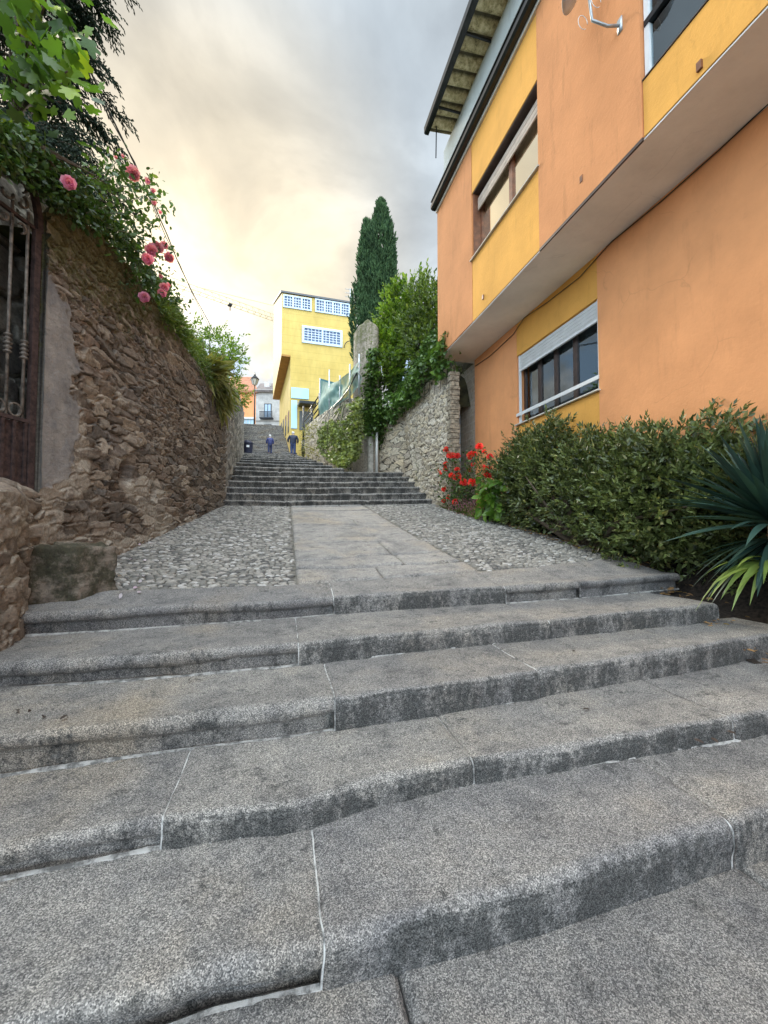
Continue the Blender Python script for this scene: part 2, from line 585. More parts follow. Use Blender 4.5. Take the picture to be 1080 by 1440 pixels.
ys = np.concatenate([np.linspace(-300, -10, 8), np.linspace(-8, 46, 55), np.geomspace(60, 1500, 12)])
xs = np.concatenate([-np.geomspace(1500, 12, 14), np.linspace(-10, 10, 11), np.geomspace(12, 1500, 14)])
X, Y = np.meshgrid(xs, ys)
Z = street_z(Y) - .25
P = np.stack([X, Y, Z], -1).reshape(-1, 3)
link(mesh_np('ground', P, gridF(*X.shape)), 'ground', flat('earth', (.12, .10, .07), 1, 0, .4, 1), smooth=True)['kind'] = 'structure'

# ------------------------------------------------------------------ foreground steps
Z0 = [1.31, 1.19, 1.003, .844, .668]
Z0 = [1.45 - z for z in Z0]
LIP = [
    [(0, 1447), (40, 1435), (220, 1390), (300, 1362), (450, 1330), (540, 1302), (740, 1252), (915, 1193), (1080, 1140)],
    [(0, 1195), (210, 1155), (425, 1126), (540, 1095), (670, 1070), (880, 1037), (1080, 1003)],
    [(0, 1037), (250, 1007), (470, 982), (540, 973), (760, 942), (970, 910), (1080, 892)],
    [(0, 934), (200, 922), (420, 904), (540, 892), (775, 870), (1012, 849)],
    [(37, 862), (200, 854), (350, 846), (470, 838), (540, 834), (710, 824), (815, 818), (957, 806)]]
lips = []
for z, L in zip(Z0, LIP):
    pts = sorted([tuple(at_zc(x, y, z)) for x, y in L])
    a = np.array(pts)
    lips.append(a)
XR = [4.75, 4.6, 4.25, lips[3][-1, 0], lips[4][-1, 0]]
XL = [-2.1, -2.1, -2.1, -2.1, -2.1]


def lipY(i, X):
    a = lips[i]
    X = np.asarray(X, float)
    y = np.interp(X, a[:, 0], a[:, 1])
    s0 = (a[2, 1] - a[0, 1]) / (a[2, 0] - a[0, 0])
    s1 = (a[-1, 1] - a[-3, 1]) / (a[-1, 0] - a[-3, 0])
    y = np.where(X < a[0, 0], a[0, 1] + s0 * (X - a[0, 0]), y)
    y = np.where(X > a[-1, 0], a[-1, 1] + s1 * (X - a[-1, 0]), y)
    return y


# smooth the lips a little
for i, a in enumerate(lips):
    print('lip', i, np.round(a[[0, len(a) // 2, -1]], 2).tolist())


def topz(i, X):
    return Z0[i] + cross(np.asarray(X, float))


def backY(i, X):
    if i < 4:
        return lipY(i + 1, X) + .07
    return np.interp(X, [-2.2, -1.3, .2, 2, 3, 4, 4.9], [4.25, 4.22, 4.18, 4.22, 4.3, 4.4, 4.5])


SEAM_PX = [[(455, 1330), (1035, 1158)], [(227, 1152), (668, 1070), (1035, 1012)], [(471, 982), (758, 942), (985, 908)], [(420, 904), (773, 870), (905, 858)], [(470, 838), (712, 824), (817, 818)]]
STEP_LABEL = ['lowest broad granite step with a rounded worn lip', 'second granite step up from the street, with two pale mortared seams', 'middle granite step of the five in front, black lichen on its riser',
              'fourth granite step up, ending beside the strap leaved bed', 'top granite step bordering the cobbled landing']


def block_mesh(i, x0, x1, over, seed, shrink=0.0, res=.014):
    nx = max(2, int((x1 - x0) / res))
    X = np.linspace(x0, x1, nx)
    yl, zt = lipY(i, X), topz(i, X)
    yb = backY(i, X)
    zb = (topz(i - 1, X) if i > 0 else np.zeros_like(X)) - .04
    r = .042 + .016 * vn(X * 1.3, seed * 3.1, 0, 5)
    ov = over * (1 + .5 * vn(X * 2.1, seed * 1.7, 0, 9))
    rows = []
    yr = yl + ov                                  # riser plane set back under the nose
    th = .055 + .012 * vn(X * 3, seed, 0, 3) if over > .004 else 0 * X
    for t in np.linspace(0, 1, 9):
        zz = zb + (zt - r * 1.0 - th * (1 if over > .004 else .25) - zb) * t
        rows.append(np.stack([X, yr, zz], -1))
    if over > .004:
        rows.append(np.stack([X, yr - ov * .55, zt - r - th * .72], -1))
        rows.append(np.stack([X, yr - ov * .95, zt - r - th * .45], -1))
    for t in np.linspace(0, 1, 8):
        a = t * pi / 2
        rows.append(np.stack([X, yl + r * (1 - math.cos(a)), zt - r * (1 - math.sin(a))], -1))
    for t in np.linspace(.02, 1, 22) ** 1.25:
        rows.append(np.stack([X, yl + r + (yb - yl - r) * t, zt - .004 * math.sin(t * 3)], -1))
    P = np.array(rows)
    if i == 4:
        P[..., 2] += np.maximum(0, land_z(P[..., 0], P[..., 1]) + .004 - zt[None]) * sstep(.03, .12, P[..., 1] - yl[None])
    # erosion
    n = fbm(P[..., 0] * 5, P[..., 1] * 5, P[..., 2] * 9, 40, 4)
    n2 = vn(P[..., 0] * 1.1 + seed * 7.3, P[..., 1] * 1.6, seed * 5.0, 77)
    f = fbm(P[..., 0] * 34, P[..., 1] * 34, P[..., 2] * 34, 90, 3)
    e = sstep(.0, .02, np.minimum(P[..., 0] - x0, x1 - P[..., 0]))
    P[..., 2] += .007 * n + .007 * n2 + .0022 * f - .007 * (1 - e)
    P[..., 1] += .012 * n + .002 * f + .006 * (1 - e) + .006 * vn(P[..., 0] * 3.1 + seed, 0 * P[..., 0], i * 2.0, 61) + .016 * np.maximum(0, vn(P[..., 0] * 6.5, P[..., 2] * 5, seed, 62) - .45)
    P[..., 0] += .010 * fbm(P[..., 1] * 7, P[..., 2] * 9, i * 3.3, 55, 3)
    if shrink:
        P[..., 2] -= shrink
        P[..., 1] += shrink
    ny = len(rows)
    F = [gridF(ny, nx)]
    V = P.reshape(-1, 3)
    # side skirts
    base = len(V)
    bot = np.array([[x0, yb[0], zb[0]], [x1, yb[-1], zb[-1]]])
    V = np.vstack([V, bot])
    lc = np.arange(ny) * nx
    rc = lc + nx - 1
    tri = [(lc[k + 1], lc[k], base) for k in range(ny - 1)] + [(rc[k], rc[k + 1], base + 1) for k in range(ny - 1)]
    F.append(np.array(tri))
    return mesh_np('step_block', V, F)


def mortar_bead(name, pts, wid, parent, seed, cut=-.1, mat='bead', hgt=.22):
    pts = np.array(pts)
    n = len(pts)
    a = wid * np.clip((.8 * vn(np.arange(n) * .035, seed, 0, 3) + .35 * vn(np.arange(n) * .3, seed, 0, 8) + .12 * vn(np.arange(n) * .9, seed, 0, 9) - cut), 0, 1.0) + 1e-4
    b = np.abs(vn(np.arange(n) * .7, seed, 4, 3)) * .4 + .8
    rows = [pts + np.stack([0 * a, .012 + 0 * a, a * hgt * 2 + .004], -1), pts + np.stack([0 * a, -a * .35 * b, a * hgt * 1.1], -1),
            pts + np.stack([0 * a, -a * 1.0 * b, a * .22], -1), pts + np.stack([0 * a, -a * 1.5 * b, -.012 + 0 * a], -1)]
    P = np.array(rows)
    return link(mesh_np(name, P.reshape(-1, 3), gridF(4, n, True)), name, MT[mat], parent)


for i in range(5):
    seams = [at_zc(x, y, Z0[i]).x for x, y in SEAM_PX[i]]
    xs_ = [XL[i]] + seams + [XR[i]]
    xs_ = [x for k, x in enumerate(xs_) if k == 0 or x > xs_[k - 1] + .05]
    root = thing('granite_step', (0, float(lipY(i, 0)), Z0[i]), STEP_LABEL[i], 'step', 'five granite steps in front of the landing')
    for k in range(len(xs_) - 1):
        over = .058 if (k == 0 or (i == 4 and k >= 2)) else 0.0
        link(block_mesh(i, xs_[k] + .003, xs_[k + 1] - .003, over, i * 10 + k), 'step_block', MT['granite_nosed' if over else 'granite'], root)
    for k in range(1, len(xs_) - 1):
        x = xs_[k] + .003 * (k % 2)
        link(block_mesh(i, x - .0075, x + .0075, 0.0, i * 10 + k, .0025, .003), 'joint', MT['joint'], root)
    if i > 0:
        X = np.arange(XL[i] + .1, XR[i], .012)
        yb = lipY(i, X) + .012 + .006 * vn(X * 3, i, 0, 2)
        mortar_bead('mortar_line', np.stack([X, yb, topz(i - 1, X) + .001], -1), .014, root, i * 3.7, -.25)
# mortar dab at the foot of the lowest step
X = np.arange(-1.0, 2.5, .012)
o = mortar_bead('mortar_line', np.stack([X, lipY(0, X) + .012, 0 * X + .001], -1), .010, None, 1.3, .1)
tag(o, 'broken pale mortar line along the foot of the lowest step', 'mortar')

# street slabs in front of the lowest step
def slab_mesh(name, x0, x1, y0f, y1f, zf, res=.025, seed=0, drop=.05, amp=.004, edge=.018):
    nx = max(3, int((x1 - x0) / res))
    ny = max(3, int((np.max(y1f(np.linspace(x0, x1, 5))) - np.min(y0f(np.linspace(x0, x1, 5)))) / res))
    u = np.linspace(0, 1, nx)
    t = np.linspace(0, 1, ny)
    X = x0 + (x1 - x0) * u[None, :] + 0 * t[:, None]
    Y = y0f(X) + (y1f(X) - y0f(X)) * t[:, None]
    Z = zf(X, Y) + amp * fbm(X * 3 + seed, Y * 3, seed, 21) + amp * .5 * vn(X * 12, Y * 12, seed, 5)
    d = np.minimum(np.minimum(X - x0, x1 - X), np.minimum(Y - y0f(X), y1f(X) - Y))
    Z = Z - .016 * (1 - sstep(0, edge, d))
    P = np.stack([X, Y, Z], -1)
    # skirt
    top = P.copy()
    ring = np.concatenate([np.arange(nx), np.arange(1, ny) * nx + nx - 1, (ny - 1) * nx + np.arange(nx - 2, -1, -1), np.arange(ny - 2, 0, -1) * nx])
    V = top.reshape(-1, 3)
    low = V[ring] - np.array([0, 0, drop])
    k = len(V)
    m = len(ring)
    j = np.arange(m)
    F2 = np.stack([ring, k + j, k + (j + 1) % m, ring[(j + 1) % m]], 1)
    return np.vstack([V, low]), [gridF(ny, nx), F2]


def join(parts):
    V, F3, F4 = [], [], []
    n = 0
    for v, fs in parts:
        V.append(v)
        for f in fs:
            (F4 if f.shape[1] == 4 else F3).append(f + n)
        n += len(v)
    return np.vstack(V), [np.vstack(F4)] + ([np.vstack(F3)] if F3 else [])


sx = at_z(560, 1365, 0).x
parts = []
for k, (a, b) in enumerate([(-3, -1.2), (-1.195, sx - .004), (sx + .004, 1.9), (1.905, 3.6)]):
    parts.append(slab_mesh('s', a, b, lambda X: 0 * X - .55, lambda X: lipY(0, X) + .05, lambda X, Y: 0 * X, .02, k * 3))
    parts.append(slab_mesh('s', a + .3, b + .3, lambda X: 0 * X - 1.6, lambda X: 0 * X - .558, lambda X, Y: 0 * X, .08, k * 5))
V, F = join(parts)
link(mesh_np('street', V, F), 'street', MT['paving'])['kind'] = 'structure'

# ------------------------------------------------------------------ landing: cobbles and slab path
WA, WB = Vector((-2.15, 4.22, 0)), Vector((-1.47, 10.6, 0))


def wallX(Y):
    return WA.x + (WB.x - WA.x) * (np.asarray(Y) - WA.y) / (WB.y - WA.y)


def edgeX(Y):   # planting bed edge
    return np.interp(Y, [3.6, 4.3, 5.5, 7.2, 8.6, 9.6, 10.7], [4.75, 4.55, 4.35, 4.35, 4.3, 4.1, 4.05])


PX0 = lambda Y: np.interp(Y, [4, 10.6], [.14, .19])
PX1 = lambda Y: np.interp(Y, [4, 6, 10.6], [2.25, 2.12, 2.05])
yy = np.linspace(4.12, 11.2, 90)
uu = np.linspace(0, 1, 70)
Yg = yy[:, None] + 0 * uu[None, :]
Xg = wallX(Yg) - .25 + (5.2 - wallX(Yg) + .25) * uu[None, :]
Zg = land_z(Xg, Yg) - .016 - .06 * (Yg < backY(4, Xg) - .01) + .004 * fbm(Xg * 6, Yg * 6, 0, 3)
link(mesh_np('cobble_bedding', np.stack([Xg, Yg, Zg], -1).reshape(-1, 3), gridF(90, 70)), 'cobble_bedding', MT['bed_mortar'])['kind'] = 'structure'

# cobbles
tmplV, tmplF = [], []
rings, seg = [(0.0, 1.0), (.55, .86), (.86, .52), (1.0, 0.0), (1.0, -.5)], 9
tmplV.append((0, 0, 1.0))
for r, z in rings[1:]:
    for k in range(seg):
        tmplV.append((r * math.cos(2 * pi * k / seg), r * math.sin(2 * pi * k / seg), z))
for k in range(seg):
    tmplF.append((0, 1 + k, 1 + (k + 1) % seg))
TF4 = []
for q in range(len(rings) - 2):
    for k in range(seg):
        a = 1 + q * seg
        TF4.append((a + k, a + seg + k, a + seg + (k + 1) % seg, a + (k + 1) % seg))
tmplV = np.array(tmplV)
tmplF = np.array(tmplF)
TF4 = np.array(TF4)
cen = []
y = 4.12
row = 0
while y < 10.62:
    dyr = .034 + .014 * RNG.random()
    for side in (0, 1):
        a, b = (float(wallX(y)) - .04, float(PX0(y)) - .03) if side == 0 else (float(PX1(y)) + .03, float(edgeX(y)) + .1)
        x = a + RNG.random() * .08
        while x < b:
            ln = .045 + .075 * RNG.random() ** 1.2
            if x + ln < b + .03:
                yy0 = y + (RNG.random() - .5) * .022 + .02 * math.sin(x * 2.2 + y)
                lim = backY(4, np.array([x]))[0]
                if yy0 > lim + .02:
                    cen.append((x + ln / 2, yy0, ln / 2 * .97, dyr * (.40 + .14 * RNG.random()), .007 + .010 * RNG.random(), (RNG.random() - .5) * .3))
            x += ln + .004
    y += dyr
cen = np.array(cen)
n = len(cen)
print('cobbles', n)
th = cen[:, 5][:, None]
jx = 1 + .16 * (RNG.random((n, len(tmplV))) - .5)
lx = tmplV[None, :, 0] * cen[:, 2][:, None] * jx
ly = tmplV[None, :, 1] * cen[:, 3][:, None] * jx
lz = tmplV[None, :, 2] * cen[:, 4][:, None] + (RNG.random((n, 1)) - .5) * .4 * lx + (RNG.random((n, 1)) - .5) * .5 * ly * 1.0
lz = tmplV[None, :, 2] * cen[:, 4][:, None] + (RNG.random((n, 1)) - .5) * .25 * lx + (RNG.random((n, 1)) - .5) * .35 * ly
X = cen[:, 0][:, None] + lx * np.cos(th) - ly * np.sin(th)
Y = cen[:, 1][:, None] + lx * np.sin(th) + ly * np.cos(th)
Zc = land_z(X, Y) - .010 + lz
V = np.stack([X, Y, Zc], -1).reshape(-1, 3)
off = (np.arange(n) * len(tmplV))[:, None, None]
F = [(tmplF[None] + off).reshape(-1, 3), (TF4[None] + off).reshape(-1, 4)]
M = Mat('cobble_stone')
r = M.n('ShaderNodeNewGeometry', out='Random Per Island')
c = M.ramp(r, [(0.0, (.085, .08, .075, 1)), (.3, (.17, .16, .14, 1)), (.6, (.25, .23, .195, 1)), (.85, (.33, .305, .265, 1)), (1.0, (.44, .42, .39, 1))])
c = M.mix(1.0, c, M.ramp(M.noise(35, 5, .7), [(.3, .55), (.7, 1.25)]), 'MULTIPLY')
M.set(Base_Color=c, Roughness=.75, Normal=M.bump(M.noise(60, 4), .4, .006))
tag(link(mesh_np('cobblestones', V, F), 'cobblestones', M.m), None, None, None, 'stuff')

# path slabs
parts = []
y = 4.2
k = 0
rowseed = random.Random(3)
while y < 10.6:
    h = rowseed.uniform(.42, .85)
    y1 = min(y + h, 10.62)
    if 10.62 - y1 < .25: y1 = 10.62
    wav = lambda X, s: .05 * np.sin(X * 1.7 + s * 2.3) + .03 * np.sin(X * 5 + s) + .02 * vn(X * 6, s, 0, 5)
    s0, s1, ya, yb_ = k, k + 1, y, y1
    f0 = (lambda X, s=s0, q=ya: q + (wav(X, s) if q > 4.25 else backY(4, X) - 4.19) + .018)
    f1 = (lambda X, s=s1, q=yb_: q + (wav(X, s) if q < 10.6 else 0) - .018)
    xa, xb = float(PX0(y)), float(PX1(y))
    cuts = [xa] + ([rowseed.uniform(xa + .6, xb - .6)] if rowseed.random() < .6 else []) + [xb]
    for q in range(len(cuts) - 1):
        tl = rowseed.uniform(-.035, .03)
        parts.append(slab_mesh('p', cuts[q] + .006, cuts[q + 1] - .006, f0, f1,
                               lambda X, Y, t=tl, m=(ya + yb_) / 2: land_z(X, Y) + .012 + t * (Y - m), .03, k * 7 + q, .05, .006))
    y = y1
    k += 1
V, F = join(parts)
link(mesh_np('path', V, F), 'path', MT['granite_slab'])['kind'] = 'structure'

# ------------------------------------------------------------------ rubble walls
def rubble(name, pts, zb, zt, res, sw, sh, amp, thick, seed, mat, side=1, parent=None, plaster=None, moss=None, mort=.10, smear=None, holes=(), lowbig=0.0, flake=.12, taper=None, jm=1.0):
    """pts XY polyline, front face normal = side * (dy,-dx); zb,zt functions of arclength"""
    pts = np.array(pts, float)
    segl = np.hypot(*(pts[1:] - pts[:-1]).T)
    cum = np.concatenate([[0], np.cumsum(segl)])
    L = cum[-1]
    nx = int(L / res) + 2
    s = np.linspace(0, L, nx)
    bx = np.interp(s, cum, pts[:, 0])
    by = np.interp(s, cum, pts[:, 1])
    tx = np.gradient(bx, s)
    ty = np.gradient(by, s)
    k = max(1, int(.15 / res))
    ker = np.ones(2 * k + 1) / (2 * k + 1)
    tx = np.convolve(np.pad(tx, k, mode='edge'), ker, 'valid')
    ty = np.convolve(np.pad(ty, k, mode='edge'), ker, 'valid')
    nn = np.hypot(tx, ty)
    nxv, nyv = side * ty / nn, -side * tx / nn
    z0 = np.array([zb(q) for q in s])
    z1 = np.array([zt(q) for q in s])
    ny = int((z1 - z0).max() / res) + 2
    t = np.linspace(0, 1, ny)[:, None]
    Z = z0[None] + (z1 - z0)[None] * t
    S = s[None] + 0 * t
    wx = .16 * sw * fbm(S / sw * .9, Z / sh * .6, 0, seed + 5, 3)
    wz = .26 * sh * fbm(S / sw * .8, Z / sh * .5, 7, seed + 9, 3)
    u, v = (S + wx) / sw, (Z + wz) / sh
    u = u + .5 * (np.floor(v) % 2)
    F1, F2, ID, DX, DY = voro(u, v, seed, .95)
    # second size of stones mixed in
    big = vn(S * .8, Z * .9, 3, seed + 31) > .1 - lowbig * sstep(3.1, 2.3, Z)
    G = voro(u * .58 + 13.3, v * .46 + 4.1, seed + 50, .9)
    ed = np.where(big, (G[1] - G[0]), (F2 - F1))
    ID = np.where(big, G[2], ID)
    DX, DY = np.where(big, G[3] * 1.6, DX), np.where(big, G[4] * 1.7, DY)
    prof = sstep(0.015, .13, ed)
    hgt = .35 + .65 * _h(np.floor(ID * 997), np.zeros_like(ID), np.zeros_like(ID), seed + 3)
    tilt = (_h(np.floor(ID * 613), np.ones_like(ID), np.zeros_like(ID), seed) - .5) * DX + (_h(np.floor(ID * 331), np.ones_like(ID), np.ones_like(ID), seed) - .3) * DY * .9
    disp = amp * (prof * hgt + 1.05 * prof * tilt) + amp * .17 * fbm(S * 11, Z * 17, ID * 9, seed + 70, 4) - amp * flake * np.abs(fbm(S * 13, Z * 34, ID * 5, seed + 71, 3)) + amp * .9 * fbm(S * .9, Z * .9, 2, seed + 80, 3)
    mo = (1 - sstep(.05, .05 + mort * 2.2, ed)) * jm
    crev = (1 - sstep(.01, .15, ed)) * sstep(-.8, .0, vn(S * 3.1, Z * 4.2, 1, seed + 12))
    if smear is not None:
        sm = sstep(.1, .5, smear(S, Z) + .9 * fbm(S * 2.2, Z * 2.6, 4, seed + 90, 4))
        mo = np.maximum(mo, sm * .85 * (1 - .6 * prof * hgt))
        disp = disp * (1 - .35 * sm) + amp * .35 * sm
        crev = crev * (1 - .7 * sm)
    pl = 0 * S
    if plaster is not None:
        pl = sstep(.1, .3, plaster(S, Z) + .75 * fbm(S * 5, Z * 3.2, 1, seed + 33, 5))
        disp = disp * (1 - pl) + pl * (amp * .75 + .010 * fbm(S * 5, Z * 5, 3, seed, 4))
        mo = np.maximum(mo * (1 - pl), pl * .0)
        crev = crev * (1 - pl)
    for hs, hz, hr, hd in holes:
        q = np.exp(-(((S - hs) / hr) ** 2 + ((Z - hz) / hr) ** 2) ** 2)
        disp -= hd * q
    ms = 0 * S if moss is None else moss(S, Z) + 0 * S
    Pf = np.stack([bx[None] + nxv[None] * disp, by[None] + nyv[None] * disp, Z], -1)
    rows = [Pf]
    A = dict(tint=[ID], mortar=[mo], crev=[crev], moss=[ms], plaster=[pl])
    wob = .05 * fbm(s * 4, 0 * s, 1, seed + 2)
    for q, dzq in ((.0, .03), (.15, .06), (.45, .075), (.8, .05), (1.0, -.02)):
        tk_ = thick if taper is None else thick * taper(s)
        w_ = tk_ * q - amp * .3
        zz = z1 + dzq + wob + .03 * vn(s * 5, q * 5 + 0 * s, 0, seed + 8)
        rows.append(np.stack([bx - nxv * w_, by - nyv * w_, zz], -1)[None])
        for a in A: A[a].append((ID[-1] if a == 'tint' else (ms[-1] + .3 if a == 'moss' else (pl[-1] if a == 'plaster' else 0 * s)))[None])
    tk_ = thick if taper is None else thick * taper(s)
    rows.append(np.stack([bx - nxv * tk_, by - nyv * tk_, z0], -1)[None])
    for a in A: A[a].append((ID[0] if a == 'tint' else 0 * s)[None])
    P = np.concatenate(rows, 0)
    at = {a: np.concatenate([np.atleast_2d(q) for q in A[a]], 0).ravel() for a in A}
    NY = P.shape[0]
    F = [gridF(NY, nx, side < 0)]
    V = P.reshape(-1, 3)
    lc, rc = np.arange(NY) * nx, np.arange(NY) * nx + nx - 1
    if side < 0: lc, rc = rc, lc
    me = mesh_np(name, V, F + [lc[::-1][None], rc[None]], at)
    return link(me, name, mat, parent)


# give the wall material a plaster layer too
def add_plaster(m, col):
    nt = m.node_tree
    M = Mat.__new__(Mat)
    M.m, M.nt, M.b, M._pos = m, nt, nt.nodes['Principled BSDF'], None
    src = M.b.inputs['Base Color'].links[0].from_socket
    p = M.attr('plaster')
    pc = M.mix(1.0, col, M.ramp(M.noise(3.5, 7, .7), [(.3, (.55, .56, .6, 1)), (.7, (1.25, 1.2, 1.12, 1))]), 'MULTIPLY')
    ck = M.ramp(M.noise(7, 5, .6, sx=(1, 1, 3)), [(.36, 1.0), (.40, 0.0)])
    pc = M.mix(M.math('MULTIPLY', ck, .3), pc, (.09, .08, .07, 1))
    nt.links.new(M.mix(p, src, pc), M.b.inputs['Base Color'])


add_plaster(MT['rubble'], (.30, .285, .27, 1))
wdir = (WB - WA).normalized()
wn = Vector((wdir.y, -wdir.x, 0))


def on_wall(px, py):
    return at_plane(px, py, WA, wn)


TOPW = [((p - WA).dot(wdir), p.z) for p in (on_wall(x, y) for x, y in [(64, 300), (100, 300), (135, 325), (165, 352), (200, 400), (232, 450), (268, 500), (300, 548), (316, 575)])]
print('wall top', [(round(a, 2), round(b, 2)) for a, b in TOPW])
ts, tz = np.array([q[0] for q in TOPW]), np.array([q[1] for q in TOPW])
LW = (WB - WA).length + .15
EW = WA + wdir * LW
jamb = thing('stone_wall', (WA.x, WA.y, .8), 'tall brown rubble garden wall with roses along its top, beside the iron gate', 'wall')
wt_ = lambda s: float(np.interp(s, ts, tz)) - .02
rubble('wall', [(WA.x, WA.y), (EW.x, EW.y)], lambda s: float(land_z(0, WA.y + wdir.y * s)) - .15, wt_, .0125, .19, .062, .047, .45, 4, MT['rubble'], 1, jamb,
       plaster=lambda S, Z: 1.55 - S * 2.9 - .25 * np.abs(Z - 2.6) - 2.5 * sstep(3.55, 4.0, Z) - 1.5 * sstep(1.95, 1.7, Z),
       moss=lambda S, Z: .80 * sstep(2.9, 4.3, Z) * sstep(5.5, .5, S) - .1 + .35 * sstep(4.1, 4.8, Z),
       smear=lambda S, Z: .70 * sstep(3.3, 1.9, Z) * sstep(7, 1.5, S) - .25, lowbig=1.0, flake=.10, jm=.35, taper=lambda s: .12 + .88 * sstep(.05, .6, s),
       holes=[(1.55, 2.15, .13, .22), (2.35, 1.95, .10, .15)])
# plinth under the gate and the rendered low wall in front of it
gp0 = WA - wdir * 1.9
p = thing('gate_plinth', (WA.x, WA.y, .8), 'rubble base of big brown stones carrying the iron gate', 'plinth')
rubble('masonry', [(gp0.x, gp0.y), (WA.x - wdir.x * .001, WA.y)], lambda s: .5, lambda s: 1.74 + .03 * math.sin(s * 5), .014, .34, .17, .06, .5, 14, MT['rubble'], 1, p,
       plaster=lambda S, Z: -1 + 0 * S, smear=lambda S, Z: -.25 + 0 * S)
lw = thing('low_wall', (-1.9, 3.2, .3), 'low lumpy mortar rendered wall end at the foot of the gate', 'wall')
rubble('masonry', [(-1.80, .3), (-1.84, 2.2), (-1.90, 3.45), (-2.02, 3.85), (-2.2, 3.98)], lambda s: -.1, lambda s: float(np.interp(s, [0, 3.0, 3.4, 3.75], [1.66, 1.70, 1.66, 1.35])),   .014, .13, .085, .045, .42, 24, MT['mortar_wall'], 1, lw,
       smear=lambda S, Z: .30 + 0 * S, moss=lambda S, Z: .5 * sstep(1.0, .3, Z) + 0 * S)
# garden wall seen through the gate
gw = thing('garden_wall', (-3.4, 3.5, 1.7), 'shaded reddish stone wall seen through the bars of the gate', 'wall')
rubble('masonry', [(-3.0, .6), (-2.92, 3.2), (-2.75, 6.2)], lambda s: 1.2, lambda s: 5.6, .03, .4, .2, .06, .4, 34, MT['rubble'], 1, gw, smear=lambda S, Z: -.4 + 0 * S, plaster=lambda S, Z: -1 + 0 * S)
mb = MB()
mb.box((-3.6, .5, 1.2), (-2.35, 4.35, 1.7))
tag(mb.build('gate_threshold', MT['bed_mortar']), None, None, None, 'structure')

# mounting block
foot = [(-2.12, 3.92), (-1.74, 4.0), (-1.50, 4.28), (-1.96, 4.66)]
nu, nv = 24, 26
ring = []
for k in range(4):
    a, b = np.array(foot[k]), np.array(foot[(k + 1) % 4])
    for t in np.linspace(0, 1, nu, endpoint=False): ring.append(a + (b - a) * t)
ring = np.array(ring)
cen_ = ring.mean(0)
rows = []
for z in np.linspace(.62, 1.27, nv): rows.append(np.column_stack([ring + (cen_ - ring) * (.03 * (z - .62)), np.full(len(ring), z)]))
for q in (.93, .75, .5, .25, .02): rows.append(np.column_stack([cen_ + (ring - cen_) * q, np.full(len(ring), 1.285)]))
P = np.array(rows)
out = P - np.array([cen_[0], cen_[1], .9])
nz_ = fbm(P[..., 0] * 6, P[..., 1] * 6, P[..., 2] * 6, 8, 4)
d_ = out / (np.linalg.norm(out, axis=-1, keepdims=True) + 1e-6)
P = P + d_ * (.06 * nz_ + .02 * fbm(P[..., 0] * 22, P[..., 1] * 22, P[..., 2] * 22, 8, 3) - .012)[..., None]
P[..., 2] += .02 * nz_ * (P[..., 2] > 1.2)
P[:, -1] = P[:, -1]
V = np.concatenate([P, P[:, :1]], 1)
P = V
me = mesh_np('stone_block', P.reshape(-1, 3), gridF(P.shape[0], P.shape[1]))
for k_, val in (('tint', .8), ('mortar', 0), ('crev', 0), ('moss', .66)):
    at_ = me.attributes.new(k_, 'FLOAT', 'POINT')
    at_.data.foreach_set('value', np.full(len(me.vertices), val, np.float32))
tag(link(me, 'stone_block', rubble_mat('mossy_block', [(.14, .115, .09, 1), (.22, .185, .15, 1)], (.25, .22, .18, 1), (.030, .030, .016, 1))), 'squat mossy stone block standing at the end of the top step below the gate', 'stone block')

# second wall further up on the left
lw2 = [(-1.52, 10.9), (-1.55, 12.6), (-1.95, 19), (-2.75, 29), (-3.3, 33.5), (-4.3, 42)]
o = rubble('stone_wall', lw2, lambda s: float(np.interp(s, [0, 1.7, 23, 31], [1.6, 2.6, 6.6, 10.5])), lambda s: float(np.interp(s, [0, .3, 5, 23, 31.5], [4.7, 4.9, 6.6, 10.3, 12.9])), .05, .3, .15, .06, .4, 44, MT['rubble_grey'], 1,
           moss=lambda S, Z: .35 + 0 * S)
tag(o, 'grey lichened wall further up the stairs behind the brown garden wall', 'wall')

